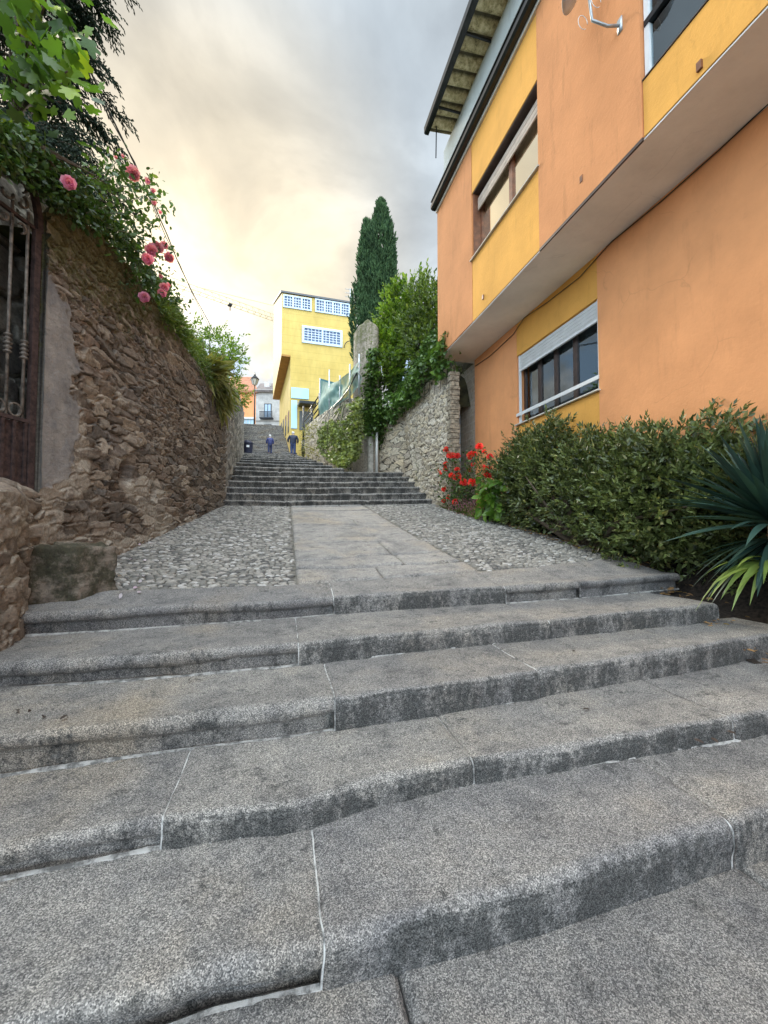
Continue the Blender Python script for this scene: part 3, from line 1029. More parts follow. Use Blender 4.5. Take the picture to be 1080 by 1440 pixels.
# ------------------------------------------------------------------ stairs up the hill
def far_step(x0, x1, y0, y1, zb, zt, slope, seed, name='stone_step', label='', group=''):
    nx = max(4, int((x1 - x0) / .04))
    X = np.linspace(x0, x1, nx)
    c = cross(X) * (1 if y0 < 14 else .3)
    yl = y0 + .015 * vn(X * 1.5, seed, 0, 4) + .012 * vn(X * 6, seed, 0, 5)
    zt_ = zt + c + .010 * vn(X * 1.2, seed, 0, 6)
    # seams between the stones of the step
    for k in range(int((x1 - x0) / .8)):
        xs0 = x0 + (x1 - x0) * _h(np.array([k]), np.array([seed]), np.array([0]), 3)[0]
        zt_ = zt_ - .015 * np.exp(-((X - xs0) / .03) ** 2)
    rows = [np.stack([X, yl + .015, 0 * X + zb + c - .05], -1), np.stack([X, yl + .015, zt_ - .07], -1), np.stack([X, yl - .012, zt_ - .06], -1),
            np.stack([X, yl - .012, zt_ - .02], -1), np.stack([X, yl + .005, zt_], -1)]
    nt_ = max(4, int((y1 - y0) / .25))
    for t in np.linspace(.06, 1, nt_):
        rows.append(np.stack([X, yl + (y1 + .06 - yl) * t, zt_ + slope * (y1 - y0) * t], -1))
    P = np.array(rows)
    P[3:, :, 2] += .008 * fbm(P[3:, :, 0] * 5, P[3:, :, 1] * 5, seed, 9)
    V = P.reshape(-1, 3)
    ny = len(rows)
    k = len(V)
    V = np.vstack([V, [[x0, y1 + .06, zb - .05], [x1, y1 + .06, zb - .05]]])
    lc, rc = np.arange(ny) * nx, np.arange(ny) * nx + nx - 1
    tri = [(lc[q + 1], lc[q], k) for q in range(ny - 1)] + [(rc[q], rc[q + 1], k + 1) for q in range(ny - 1)]
    o = link(mesh_np(name, V, [gridF(ny, nx), np.array(tri)]), name, MT['granite_upper' if name == 'upper_step' else 'granite_far'])
    return tag(o, label, 'step', group)


H, T = .212, .45
yb0 = at_zc(410, 711.5, 1.97).y
z = float(land_z(0, 10.6))
yb0 = 10.62
FL = ['lowest dark worn step of the wide flight above the landing', 'second dark worn step of the wide flight', 'third dark worn step of the wide flight',
      'fourth dark worn step of the wide flight', 'fifth dark worn step of the wide flight', 'top dark worn step of the wide flight, below the narrower stairs']
ORD = ['first', 'second', 'third', 'fourth', 'fifth', 'sixth', 'seventh', 'eighth', 'ninth', 'tenth']
zt = z
for k in range(6):
    zb, zt = zt, zt + (.14 if k == 0 else H)
    far_step(float(wallX(yb0 + k * T)) - .2, 4.15 - k * .02, yb0 + k * T, yb0 + (k + 1) * T if k < 5 else yb0 + 6 * T + .2, zb, zt, 0.0, 60 + k, 'stair_step', FL[k], 'wide flight of dark steps above the landing')
yq = yb0 + 6 * T
# top landing beside the plants
z6 = zt
mb = np.meshgrid(np.linspace(1.2, 4.2, 20), np.linspace(yq - .1, 16, 12))
Zp = z6 + .16 * (mb[1] - yq) + .02 * fbm(mb[0] * 3, mb[1] * 3, 0, 4)
link(mesh_np('path_verge', np.stack([mb[0], mb[1], Zp - .03], -1).reshape(-1, 3), gridF(12, 20)), 'path_verge', MT['bed_mortar'])['kind'] = 'structure'


def upL(Y): return np.interp(Y, [12, 19, 29, 33.5, 42], [-1.55, -1.95, -2.75, -3.3, -4.3])
def upR(Y): return np.interp(Y, [12, 13.3, 15, 28, 33.5, 42], [2.05, 1.95, 1.95, 1.35, .95, .3])


y = yq
ks = 0
while y < 33:
    dy_ = 2.35 + .15 * (ks % 2)
    zb, zt = zt, zt + .185
    y1 = min(y + dy_, 33.6)
    far_step(float(upL(y)) - .2, float(upR(y1)) + .05, y, y1, zb, zt, .125, 80 + ks, 'ramp_step', ORD[ks] + ' long sloping step of the stepped lane, counted from the wide flight', 'long sloping steps of the lane')
    zt = zt + .125 * (y1 - y)
    y = y1
    ks += 1
print('lane end', y, zt, ks)
z33 = zt
nst = 24
target_top = at_d(368, 603, 42).z
hs = (target_top - z33) / nst
print('top flight', target_top, hs)
for k in range(nst):
    zb, zt = zt, zt + hs
    yk = 33.6 + k * .33 + (.5 if k >= 12 else 0)
    far_step(float(upL(yk)) - .2, float(upR(yk)) + .1, yk, yk + .34 if k not in (11,) else yk + .85, zb, zt, 0.0, 120 + k, 'upper_step', 'narrow grey step of the distant steep flight at the top of the lane', 'distant steep flight of grey steps')
z_top = zt
X, Y = np.meshgrid(np.linspace(-30, 40, 30), np.linspace(33.6 + nst * .33 + .5, 120, 20))
link(mesh_np('plaza', np.stack([X, Y, 0 * X + z_top - .01], -1).reshape(-1, 3), gridF(20, 30)), 'plaza', MT['paving'])['kind'] = 'structure'

# ------------------------------------------------------------------ foliage helpers
def V3(a):
    return np.asarray(a, float)


def nrm(a):
    return a / (np.linalg.norm(a, axis=-1, keepdims=True) + 1e-9)


LEAF = {
    'lance': (V3([(0, 0, 0), (.4, .17, .03), (.4, -.17, .03), (.45, 0, -.01), (1, 0, -.10)]), np.array([(0, 3, 1), (0, 2, 3), (3, 4, 1), (3, 2, 4)])),
    'oval': (V3([(0, 0, 0), (.3, .27, .05), (.3, -.27, .05), (.72, .24, .02), (.72, -.24, .02), (.5, 0, -.02), (1, 0, -.12)]), np.array([(0, 5, 1), (0, 2, 5), (1, 5, 3), (5, 2, 4), (5, 6, 3), (5, 4, 6)])),
    'ivy': (V3([(0, 0, 0), (.1, .42, .02), (.1, -.42, .02), (.5, .3, .03), (.5, -.3, .03), (.35, 0, -.03), (1, 0, -.12)]), np.array([(0, 5, 1), (0, 2, 5), (1, 5, 3), (5, 2, 4), (5, 6, 3), (5, 4, 6)])),
    'thin': (V3([(0, 0, 0), (.5, .06, 0), (.5, -.06, 0), (1, 0, -.08)]), np.array([(0, 2, 1), (1, 2, 3)])),
    'tuft': (V3([(0, 0, 0), (.45, .22, .05), (.5, -.2, -.03), (1, .02, 0), (.3, .02, .2), (.7, 0, -.18)]), np.array([(0, 2, 1), (1, 2, 3), (0, 5, 4), (4, 5, 3)])),
}
# five lobed fig leaf
fv = [(.32, 0, -.02)]
lob = [(0, .0), (.02, .18), (-.02, .36), (.18, .44), (.30, .30), (.48, .48), (.66, .44), (.62, .20), (.86, .16), (1.0, 0.0)]
lob = lob + [(a, -b) for a, b in lob[-2:0:-1]]
fv += [(a, b, .05 * abs(b) - .12 * a * a) for a, b in lob]
LEAF['fig'] = (V3(fv), np.array([(0, 1 + k, 1 + (k + 1) % len(lob)) for k in range(len(lob))])[:, ::-1].copy())


def leaves(name, P, D, size, kind, mat, parent, wid=1.0, flat=.5, rs=1):
    g = np.random.default_rng(rs)
    tv, tf = LEAF[kind]
    P, D = V3(P), nrm(V3(D))
    n = len(P)
    size = np.broadcast_to(np.asarray(size, float), (n,))
    up = np.array([0, 0, 1.0]) * flat + g.normal(size=(n, 3)) * (1 - flat * .6)
    S = nrm(np.cross(up, D))
    Nn = np.cross(D, S)
    V = P[:, None] + size[:, None, None] * (tv[None, :, 0:1] * D[:, None] + wid * tv[None, :, 1:2] * S[:, None] + tv[None, :, 2:3] * Nn[:, None])
    F = (tf[None] + (np.arange(n) * len(tv))[:, None, None]).reshape(-1, 3)
    return link(mesh_np(name, V.reshape(-1, 3), F), name, mat, parent)


def blob_pts(blobs, n, shell=.6, lump=.25, rs=1, freq=2.5):
    g = np.random.default_rng(rs)
    B = V3(blobs)
    w_ = (B[:, 3] * B[:, 4] + B[:, 4] * B[:, 5] + B[:, 3] * B[:, 5])
    idx = g.choice(len(B), n, p=w_ / w_.sum())
    d = nrm(g.normal(size=(n, 3)))
    r = shell + (1 - shell) * np.sqrt(g.random(n))
    c, R = B[idx, :3], B[idx, 3:]
    q = d * freq + c * 1.7
    r = r * (1 + lump * vn(q[:, 0], q[:, 1], q[:, 2], 3) + lump * .5 * vn(q[:, 0] * 2.7, q[:, 1] * 2.7, q[:, 2] * 2.7, 8))
    return c + d * R * r[:, None], nrm(d / R)


def shoots(P, D, length, per, ang=.85, rs=1, droop=0.0):
    """leaf bases and directions along short shoots"""
    g = np.random.default_rng(rs)
    n = len(P)
    D = nrm(V3(D))
    a = nrm(np.cross(D, g.normal(size=(n, 3))))
    b = np.cross(D, a)
    LP, LD = [], []
    L = np.broadcast_to(np.asarray(length, float), (n,))
    for k in range(per):
        t = (k + .5) / per
        th = k * 2.4 + g.random(n) * .8
        rad = a * np.cos(th)[:, None] + b * np.sin(th)[:, None]
        LP.append(P + D * (L * t)[:, None])
        sp = ang * (1.15 - .75 * t)
        LD.append(D * (1 - .3 * sp) + rad * sp + np.array([0, 0, -droop]))
    return np.concatenate(LP), np.concatenate(LD)


def branches(parent, base, tips, r0, mat, seed=1, name='stem'):
    rr = random.Random(seed)
    m = MB()
    base = Vector(base)
    for t in tips:
        t = Vector(t)
        mid = base.lerp(t, .5) + Vector((rr.uniform(-.1, .1), rr.uniform(-.1, .1), rr.uniform(0, .15))) * (t - base).length
        m.tube([base, base.lerp(mid, .6), mid, mid.lerp(t, .55), t], [r0, r0 * .8, r0 * .6, r0 * .4, r0 * .12], 6)
    return m.build(name, mat, parent, True)


LM = {
    'laurel': leaf_mat('dark_shrub_leaves', (.030, .046, .014, 1), (.14, .175, .055, 1), (.25, .24, .08, 1), .38, .15),
    'cypress': leaf_mat('cypress_foliage', (.016, .045, .018, 1), (.085, .15, .06, 1), None, .7, .1, .2),
    'cedar': leaf_mat('conifer_foliage', (.010, .020, .013, 1), (.035, .055, .034, 1), None, .7, .08, .2),
    'fig': leaf_mat('fig_leaves', (.030, .075, .018, 1), (.115, .205, .03, 1), (.22, .30, .03, 1), .45, .45),
    'ivy': leaf_mat('ivy_leaves', (.028, .068, .015, 1), (.12, .21, .045, 1), (.11, .19, .03, 1), .4, .2),
    'bright': leaf_mat('bright_shrub_leaves', (.06, .12, .012, 1), (.17, .26, .03, 1), (.26, .33, .04, 1), .45, .35),
    'rose': leaf_mat('rose_leaves', (.022, .05, .012, 1), (.075, .135, .028, 1), (.13, .17, .03, 1), .45, .3),
    'olive': leaf_mat('olive_green_leaves', (.040, .075, .014, 1), (.145, .205, .040, 1), (.22, .27, .05, 1), .45, .3),
    'yucca': leaf_mat('yucca_leaves', (.008, .024, .020, 1), (.042, .088, .070, 1), None, .35, .08),
    'strap': leaf_mat('pale_strap_leaves', (.10, .16, .035, 1), (.22, .30, .07, 1), None, .4, .25),
    'lush': leaf_mat('lush_leaves', (.05, .12, .015, 1), (.16, .28, .04, 1), None, .4, .35),
    'dry': leaf_mat('dry_weeds', (.10, .11, .03, 1), (.24, .22, .07, 1), None, .7, .3),
    'weed': leaf_mat('green_weeds', (.05, .09, .015, 1), (.15, .20, .04, 1), (.25, .22, .08, 1), .6, .35),
    'purple': leaf_mat('mauve_flowers', (.20, .06, .09, 1), (.42, .20, .26, 1), None, .7, .3),
    'pink': leaf_mat('pink_petals', (.52, .09, .24, 1), (.84, .34, .52, 1), None, .6, .35, .2),
    'red': leaf_mat('red_petals', (.60, .018, .014, 1), (.85, .07, .05, 1), None, .6, .3, .2),
    'brown': leaf_mat('fallen_leaf', (.10, .05, .02, 1), (.30, .17, .06, 1), (.4, .3, .06, 1), .8, .1),
}


def rose(name, c, r, mat, parent, facing, seed, petals=22):
    g = random.Random(seed)
    f = Vector(facing).normalized()
    a = f.orthogonal().normalized()
    b = f.cross(a)
    V, F = [], []
    c = Vector(c)
    for k in range(petals):
        t = k / petals
        th = k * 2.399 + g.random() * .5
        rad = a * math.cos(th) + b * math.sin(th)
        tan = f.cross(rad)
        open_ = .15 + 1.15 * t
        L = r * (.55 + .55 * t)
        wv = r * (.32 + .36 * t)
        n0 = len(V)
        for i in range(4):
            q = i / 3
            ang = open_ * (.3 + .9 * q)
            pos = c + rad * (L * q * math.sin(ang) + r * .06) + f * (L * q * math.cos(ang) - r * .25 * t)
            ww = wv * math.sin(pi * (.18 + .62 * q)) * (1 + g.uniform(-.1, .1))
            cup = f * (r * .10 * (1 if t < .7 else .4))
            V += [pos - tan * ww + cup, pos, pos + tan * ww + cup]
        for i in range(3):
            for j in range(2):
                q = n0 + i * 3 + j
                F.append((q, q + 1, q + 4, q + 3))
    m = MB().add(V, F)
    return m.build(name, mat, parent, True)


# ------------------------------------------------------------------ left garden: terrace, gate, plants
X, Y = np.meshgrid(np.linspace(0, 1, 16), np.linspace(4.6, 34, 50))
xr = np.interp(Y, [4.6, 10.9, 19, 29, 34], [-2.5, -1.9, -2.35, -3.15, -3.7])
Xw = xr - X * 14
Zt = np.interp(Y, [4.6, 10.9, 16, 34], [4.45, 4.5, 6.0, 10.2]) + .15 * fbm(Xw, Y, 0, 4)
link(mesh_np('garden_terrain', np.stack([Xw, Y, Zt], -1).reshape(-1, 3), gridF(50, 16, True)), 'garden_terrain', flat('garden_soil', (.06, .07, .025), 1, 0, .5, 5))['kind'] = 'structure'
X, Y = np.meshgrid(np.linspace(-16, -3.5, 12), np.linspace(-4, 4.7, 8))
link(mesh_np('garden_lawn', np.stack([X, Y, 0 * X + 4.4 + .2 * fbm(X, Y, 0, 4)], -1).reshape(-1, 3), gridF(8, 12)), 'garden_lawn', bpy.data.materials['garden_soil'])['kind'] = 'structure'

# iron gate, hung in the wall plane just set back
GZ0, GW = 1.77, 1.35
gd = Vector((-.42, -.90, 0)).normalized()
gd = (Vector((wdir.x, wdir.y, 0)) * -.86 + gd * .14).normalized()
gd = Vector((-.36, -.933, 0)).normalized()
gn = Vector((-gd.y, gd.x, 0))
G0 = WA + wdir * -.02 - wn * .03
gate = thing('iron_gate', (G0.x, G0.y, GZ0), 'rusty wrought iron gate with collared bars, scrolls and an arched top', 'gate')


def GP(u, z, o=0.0):
    return Vector((G0.x, G0.y, 0)) + gd * u + gn * o + Vector((0, 0, z))


zrail = at_plane(55, 597, G0, gn).z
zspring = at_plane(60, 330, G0, gn).z
print('gate', zrail, zspring)
m = MB()
m.obox(GP(.02, (GZ0 + zspring) / 2), gd * .028, gn * .02, Vector((0, 0, (zspring - GZ0) / 2)))
m.obox(GP(GW, (GZ0 + zspring) / 2), gd * .028, gn * .02, Vector((0, 0, (zspring - GZ0) / 2)))
arch = [GP(GW / 2 - GW / 2 * math.cos(t), zspring + .78 * math.sin(t)) for t in np.linspace(0, pi, 22)]
for a, b in zip(arch[:-1], arch[1:]):
    dv = (b - a)
    m.obox((a + b) / 2, dv * .53, gn * .02, dv.cross(gn).normalized() * .026)
m.build('gate_frame', MT['rust'], gate)
m = MB()
for z, h in ((zrail, .016), (zspring, .014), (GZ0 + .03, .03)):
    m = MB()
    m.obox(GP(GW / 2, z), gd * (GW / 2 - .05), gn * .014, Vector((0, 0, h)))
    m.build('rail', MT['rust'], gate)
m = MB()
m.obox(GP(GW / 2, (GZ0 + zrail) / 2, -.012), gd * (GW / 2 - .05), gn * .003, Vector((0, 0, (zrail - GZ0) / 2 - .02)))
for k in range(14):
    u = .07 + k * .094
    m.obox(GP(u, (GZ0 + zrail) / 2, .004), gd * .012, gn * .008, Vector((0, 0, (zrail - GZ0) / 2 - .02)))
m.build('kick_panel', MT['rust'], gate)
for k in range(9):
    u = .10 + k * .135
    zc = zrail + .62
    m = MB()
    m.tube([GP(u, zrail), GP(u, zspring + .1)], .0125, 8)
    ba = m.build('bar', MT['iron'], gate, True)
    m = MB()
    prof = []
    for q in range(5):
        z = -.085 + q * .036
        prof += [(.017, z), (.031, z + .009), (.031, z + .018), (.017, z + .027)]
    m.lathe(prof, GP(u, zc), 10)
    m.build('collar', MT['iron'], ba, True)
m = MB()
for k in range(9):
    u = .10 + k * .135 + .0675
    m = MB()
    ring_ = [GP(u + .052 * math.cos(t), zrail + .075 + .055 * math.sin(t)) for t in np.linspace(0, 2 * pi, 17)]
    for a, b in zip(ring_[:-1], ring_[1:]):
        dv = b - a
        m.obox((a + b) / 2, dv * .55, gn * .014, dv.cross(gn).normalized() * .006)
    m.build('ring', MT['iron'], gate)
    if k > 7: continue
    for zz, s_, rr_ in ((zspring - .07, 1, .06), (zspring + .14, -1, .075), (zspring + .30, 1, .06)):
        sp_ = []
        m = MB()
        for t in np.linspace(.15, 1, 16):
            an = t * 4.4 * s_ + k
            sp_.append(GP(u + rr_ * t * math.cos(an), zz + rr_ * t * math.sin(an)))
        for a, b in zip(sp_[:-1], sp_[1:]):
            dv = b - a
            m.obox((a + b) / 2, dv * .55, gn * .012, dv.cross(gn).normalized() * .007)
        m.build('scroll', MT['iron'], gate)

# dark conifer behind the wall
def twig_crown(name, tips_start, parent, mat, seed, n_tw, length, droop, size, per=10, kind='tuft', ang=.5):
    P, D = tips_start
    D = nrm(D + np.array([0, 0, -droop]))
    LP, LD = shoots(P, D, length, per, ang, seed, .15)
    return leaves(name, LP, LD, size, kind, mat, parent, .8, .2, seed)


ct = thing('conifer_tree', (-4.5, 8.1, 4.4), 'dark drooping conifer rising behind the rose covered wall', 'tree')
m = MB()
m.tube([(-4.5, 8.1, 4.2), (-4.45, 8.15, 8), (-4.5, 8.1, 13), (-4.5, 8.1, 15)], [.3, .25, .12, .03], 10)
m.build('trunk', MT['bark'], ct, True)
g = np.random.default_rng(5)
bp, bd = [], []
mb = MB()
for k in range(130):
    z = 5.4 + 9.3 * g.random()
    th = g.random() * 2 * pi
    L = 2.0 * (1 - .45 * (z - 5) / 10) * (.6 + .5 * g.random())
    dirv = np.array([math.cos(th), math.sin(th), 0])
    base = np.array([-4.5, 8.1, z])
    pts = [base + dirv * L * t + np.array([0, 0, .35 * math.sin(t * pi * .7) - .85 * t * t * L * .45]) for t in np.linspace(0, 1, 7)]
    mb.tube(pts, [.03, .027, .022, .018, .013, .009, .004], 5)
    for t in np.linspace(.25, 1, 26):
        q = t * 6
        i0 = min(5, int(q))
        pp = pts[i0] + (pts[i0 + 1] - pts[i0]) * (q - i0)
        for s_ in (-1, 1, 0):
            sidev = np.array([-dirv[1], dirv[0], 0]) * s_ * (.8) + dirv * .5 + np.array([0, 0, -.35 - .3 * g.random()])
            bp.append(pp + g.normal(size=3) * .05)
            bd.append(sidev)
mb.build('limb', MT['bark'], ct, True)
bp, bd = V3(bp), V3(bd)
LP, LD = shoots(bp, bd, .28, 7, .5, 3, .2)
leaves('crown', LP, LD, .075, 'tuft', LM['cedar'], ct, 1.0, .1, 5)

# fig tree over the gate
ft = thing('fig_tree', (-2.75, 3.95, 4.4), 'fig tree with big bright lobed leaves hanging over the gate', 'tree')
figpx = [(22, 165, 3.9), (10, 30, 3.5), (45, 20, 3.4), (70, 75, 3.3), (40, 60, 3.4), (95, 100, 3.3), (25, 110, 3.6), (60, 130, 3.5), (5, 80, 3.4), (75, 30, 3.4), (45, 125, 3.5), (15, 5, 3.4), (55, 95, 3.3), (85, 60, 3.4), (30, -30, 3.3), (70, -20, 3.3)]
fp = [at_d(*q) for q in figpx]
m = MB()
m.tube([(-2.75, 3.95, 4.3), fp[0] + Vector((0, 0, -.3)), fp[0], fp[6], fp[8]], [.05, .035, .028, .02, .008], 8)
for q in fp[1:]:
    s0 = fp[0] if q.z < 6.2 else fp[6]
    m.tube([s0, s0.lerp(q, .5) + Vector((0, 0, .06)), q], [.016, .012, .006], 6)
m.build('trunk', MT['bark'], ft, True)
g = np.random.default_rng(8)
P, D = [], []
for q in fp[1:]:
    for k in range(15):
        P.append(V3(q) + g.normal(size=3) * .13)
        D.append(g.normal(size=3) * .7 + np.array([.35, -.25, -.55]))
leaves('crown', P, D, .085 + .09 * g.random(len(P)), 'fig', LM['fig'], ft, 1.05, .75, 4)

# creeper mass over gate and wall end
def band(pxs, depth_fn, n, rs, jitter=12):
    """points spread inside a world-space polyline band defined by picture anchors"""
    g = np.random.default_rng(rs)
    out = []
    A = V3([tuple(depth_fn(x, y)) for x, y in pxs])
    for k in range(n):
        i = g.integers(0, len(A) - 1)
        t = g.random()
        out.append(A[i] * (1 - t) + A[i + 1] * t)
    return V3(out)


cr = thing('creeper', (-2.2, 4.4, 4.6), 'tangled small leaved creeper matted over the arch of the gate and the wall end', 'creeper')
W2 = lambda px, py, o=0.0: at_plane(px, py, WA - wn * o, wn)
g = np.random.default_rng(21)
P, D = [], []
poly = [(-40, 200), (0, 215), (30, 235), (60, 262), (90, 285), (120, 305)]
for k in range(5200):
    i = g.integers(0, 5)
    t = g.random()
    x = poly[i][0] * (1 - t) + poly[i + 1][0] * t
    y = poly[i][1] * (1 - t) + poly[i + 1][1] * t
    yo = g.random() ** 1.3
    p_ = W2(x + g.normal() * 5, y - 55 * yo + 22 * (1 - yo) * g.random(), g.random() * .5 - .18)
    P.append(tuple(p_))
    D.append(g.normal(size=3) * .6 + np.array([.3, -.15, -.5]))
leaves('foliage', P, D, .035 + .035 * g.random(len(P)), 'oval', LM['rose'], cr, 1.0, .5, 6)
m = MB()
for k in range(12):
    x0, y0 = -30 + k * 9, 150 + k * 6
    a = W2(x0, y0, .1 - .02 * k)
    b = W2(x0 + 75 + 6 * k, y0 + 95, -.14)
    m.tube([a, a.lerp(b, .35) + Vector((0, 0, .10)), a.lerp(b, .7) + Vector((0, 0, .05)), b], [.007, .006, .005, .003], 5)
m.build('stem', MT['bark'], cr, True)

# climbing rose
rr = thing('climbing_rose', (-2.2, 5.4, 4.9), 'climbing rose with pink blooms arching over the top of the brown wall', 'rose bush')
RO = lambda px, py, o=.0: W2(px, py, o)
canes = [[(60, 215), (110, 280), (155, 320), (200, 360), (240, 400)], [(100, 285), (140, 255), (175, 240), (200, 250)], [(120, 300), (165, 285), (205, 275), (225, 300)], [(150, 320), (190, 330), (215, 350), (238, 360)],
         [(180, 350), (200, 385), (225, 405), (245, 425)], [(110, 262), (145, 245), (170, 222)], [(150, 300), (180, 300), (200, 310), (215, 318)], [(190, 370), (195, 400), (203, 415)], [(130, 290), (170, 262), (210, 262), (215, 280)]]
m = MB()
LPs, LDs = [], []
g = np.random.default_rng(31)
for ci, cpx in enumerate(canes):
    o_ = -.05 - .03 * (ci % 4)
    pts = [RO(x, y, o_ - .03 * k) for k, (x, y) in enumerate(cpx)]
    m.tube(pts, [.007 * (1 - .6 * k / len(pts)) for k in range(len(pts))], 6)
    for k in range(len(pts) - 1):
        for t in np.linspace(0, 1, 9):
            q = V3(pts[k].lerp(pts[k + 1], t))
            for _ in range(5):
                LPs.append(q + g.normal(size=3) * np.array([.10, .10, .07]))
                LDs.append(g.normal(size=3) + np.array([0, 0, -.4]))
m.build('stem', MT['stem'], rr, True)
LPs, LDs = V3(LPs), V3(LDs)
# denser mat just above the wall
P2, D2 = [], []
for k in range(1900):
    t = g.random()
    i = g.random() * 7
    xs1 = np.interp(t, [0, .3, .6, 1], [120, 165, 205, 250])
    ys1 = np.interp(t, [0, .3, .6, 1], [300, 330, 385, 440])
    P2.append(tuple(RO(xs1 + g.normal() * 9, ys1 + g.normal() * 10 - 3, -.12 + .35 * g.random())))
    D2.append(g.normal(size=3) * .8 + np.array([.3, -.1, -.3]))
leaves('foliage', np.concatenate([LPs, V3(P2)]), np.concatenate([LDs, V3(D2)]), .05 + .035 * g.random(len(LPs) + len(P2)), 'oval', LM['rose'], rr, 1.0, .5, 7)
for k, (x, y, s_) in enumerate([(187, 244, 15), (97, 257, 14), (207, 254, 7), (213, 352, 15), (222, 348, 14), (208, 364, 14), (238, 362, 12), (231, 345, 9), (203, 418, 13), (231, 404, 11), (228, 412, 11), (237, 401, 7), (216, 268, 6), (217, 285, 6), (225, 298, 5), (226, 388, 6), (163, 221, 4), (173, 219, 4)]):
    p_ = RO(x, y, -.30)
    d_ = (p_ - EYE).length
    r_ = s_ * d_ / FPX / 2.5
    rose('bloom' if s_ > 7 else 'bud', p_, r_, LM['pink'], rr, (EYE - p_).normalized() + Vector((.3 * math.sin(k), .3 * math.cos(k * 2), -.1)), k, 24 if s_ > 7 else 9)

# weeds and shrub at the far end of the wall
wd = thing('wall_weeds', (-1.9, 8.5, 5.0), 'pale green weeds growing along the top edge of the brown wall', 'weeds')
g = np.random.default_rng(41)
P, D = [], []
for k in range(1500):
    t = g.random()
    x = np.interp(t, [0, .5, 1], [222, 262, 316])
    y = np.interp(t, [0, .5, 1], [430, 480, 568])
    P.append(tuple(W2(x + g.normal() * 3, y + g.random() * 16 - 6, -.08 + .4 * g.random())))
    D.append(g.normal(size=3) * .6 + np.array([.35, -.2, .5 - .9 * g.random()]))
LP, LD = shoots(V3(P), V3(D), .22, 4, .7, 4)
leaves('foliage', LP, LD, .07 + .05 * g.random(len(LP)), 'lance', LM['weed'], wd, .8, .4, 9)
hang = thing('hanging_grass', (-1.75, 9.6, 4.7), 'tuft of spiky grass leaning out of the wall top below the pale shrub', 'grass tuft')
P, D = [], []
c0 = W2(297, 520, -.05)
for k in range(120):
    P.append(V3(c0) + g.normal(size=3) * .09)
    D.append(g.normal(size=3) * .55 + np.array([.75, -.35, .15]))
c1_ = W2(308, 545, -.03)
for k in range(260):
    P.append(V3(c1_) + g.normal(size=3) * np.array([.12, .25, .18]))
    D.append(g.normal(size=3) * .35 + np.array([.35, -.2, -.9]))
leaves('foliage', P, D, .35 + .25 * g.random(len(P)), 'thin', LM['dry'], hang, 1.0, .6, 3)
m = MB()
m.tube([c0 + Vector((-.2, .1, -.1)), c0], [.03, .02], 6)
m.build('stem', MT['stem'], hang, True)


def shrub(name, label, cat, blobs, base, n, per, sl, size, kind, mat, seed, group=None, shell=.55, lump=.3, upd=.3, ang=.85, wid=1.0, trunk=.05, extra=None):
    r_ = thing(name, base, label, cat, group)
    P, D = blob_pts(blobs, n, shell, lump, seed)
    g = np.random.default_rng(seed)
    D = D + np.array([0, 0, upd]) + g.normal(size=D.shape) * .35
    LP, LD = shoots(P, D, sl * (.6 + .8 * g.random(len(P))), per, ang, seed)
    leaves('crown' if 'tree' in name else 'foliage', LP, LD, size * (.65 + .6 * g.random(len(LP))), kind, mat, r_, wid, .45, seed)
    tips = [(b[0], b[1], b[2]) for b in blobs]
    tips += [tuple(P[k]) for k in range(0, min(len(P), 500), 18)]
    branches(r_, base, tips, trunk, MT['bark'], seed, 'trunk' if 'tree' in name else 'stem')
    return r_


def PB(px, py, d, rx, ry=None, rz=None):
    p_ = at_d(px, py, d)
    s_ = d / FPX
    return (p_.x, p_.y, p_.z, rx * s_, (ry or rx) * s_, (rz or rx) * s_)


shrub('small_tree', 'loose pale green tree behind the far end of the brown wall', 'tree',
      [PB(308, 490, 11.8, 26, 24, 24), PB(296, 525, 11.6, 20, 24, 26), PB(325, 500, 12.2, 16, 18, 18), PB(318, 545, 12.4, 20, 20, 24), PB(334, 562, 12.8, 10, 12, 10), PB(272, 470, 11.2, 16, 16, 14)],
      (-2.3, 11.6, 4.4), 560, 8, .25, .10, 'lance', LM['bright'], 51, shell=.15, lump=.5, wid=1.3, trunk=.04)

# ------------------------------------------------------------------ right side: pale stone wall, pier, bank
c_a = at_X(637, 600, 4.22)
b1 = at_zc(608, 704, 2.0)
rw = [(4.22, c_a.y), (4.12, 10.8), (3.98, 12.9), (3.62, 13.6), (2.95, 14.55)]
print('right wall corner', c_a)
pw = thing('stone_wall', (4.2, 10, 1.8), 'pale dry stone retaining wall hung with ivy, behind the red roses', 'wall')
rubble('wall', rw, lambda s: float(np.interp(s, [0, 1.3, 3.3, 5.5], [1.6, 1.9, 2.7, 3.1])), lambda s: 5.55 + .1 * math.sin(s * 1.3),   .022, .25, .10, .055, .16, 104, MT['rubble_light'], -1, pw,
       moss=lambda S, Z: .15 * sstep(3.5, 2.5, Z) + .38 * np.exp(-((S - 2.4) / .15) ** 2) * sstep(4.6, 4.2, Z) + .1, mort=.06)
# quoins of the wall end
m = MB()
z = 1.6
k = 0
while z < 5.45:
    h = .10 + .05 * ((k * 7) % 3) / 2
    e = .02 + .025 * ((k * 5) % 4) / 3
    m.box((4.16 - e, c_a.y - .035 - e * .5, z), (4.36 + e, c_a.y + .10 + .1 * (k % 2), z + h - .008))
    z += h
    k += 1
me_o = m.build('quoin', flat('quoin_stone', (.30, .25, .18), .9, 0, .5, 14, .8, 40), pw, False, None, .012)
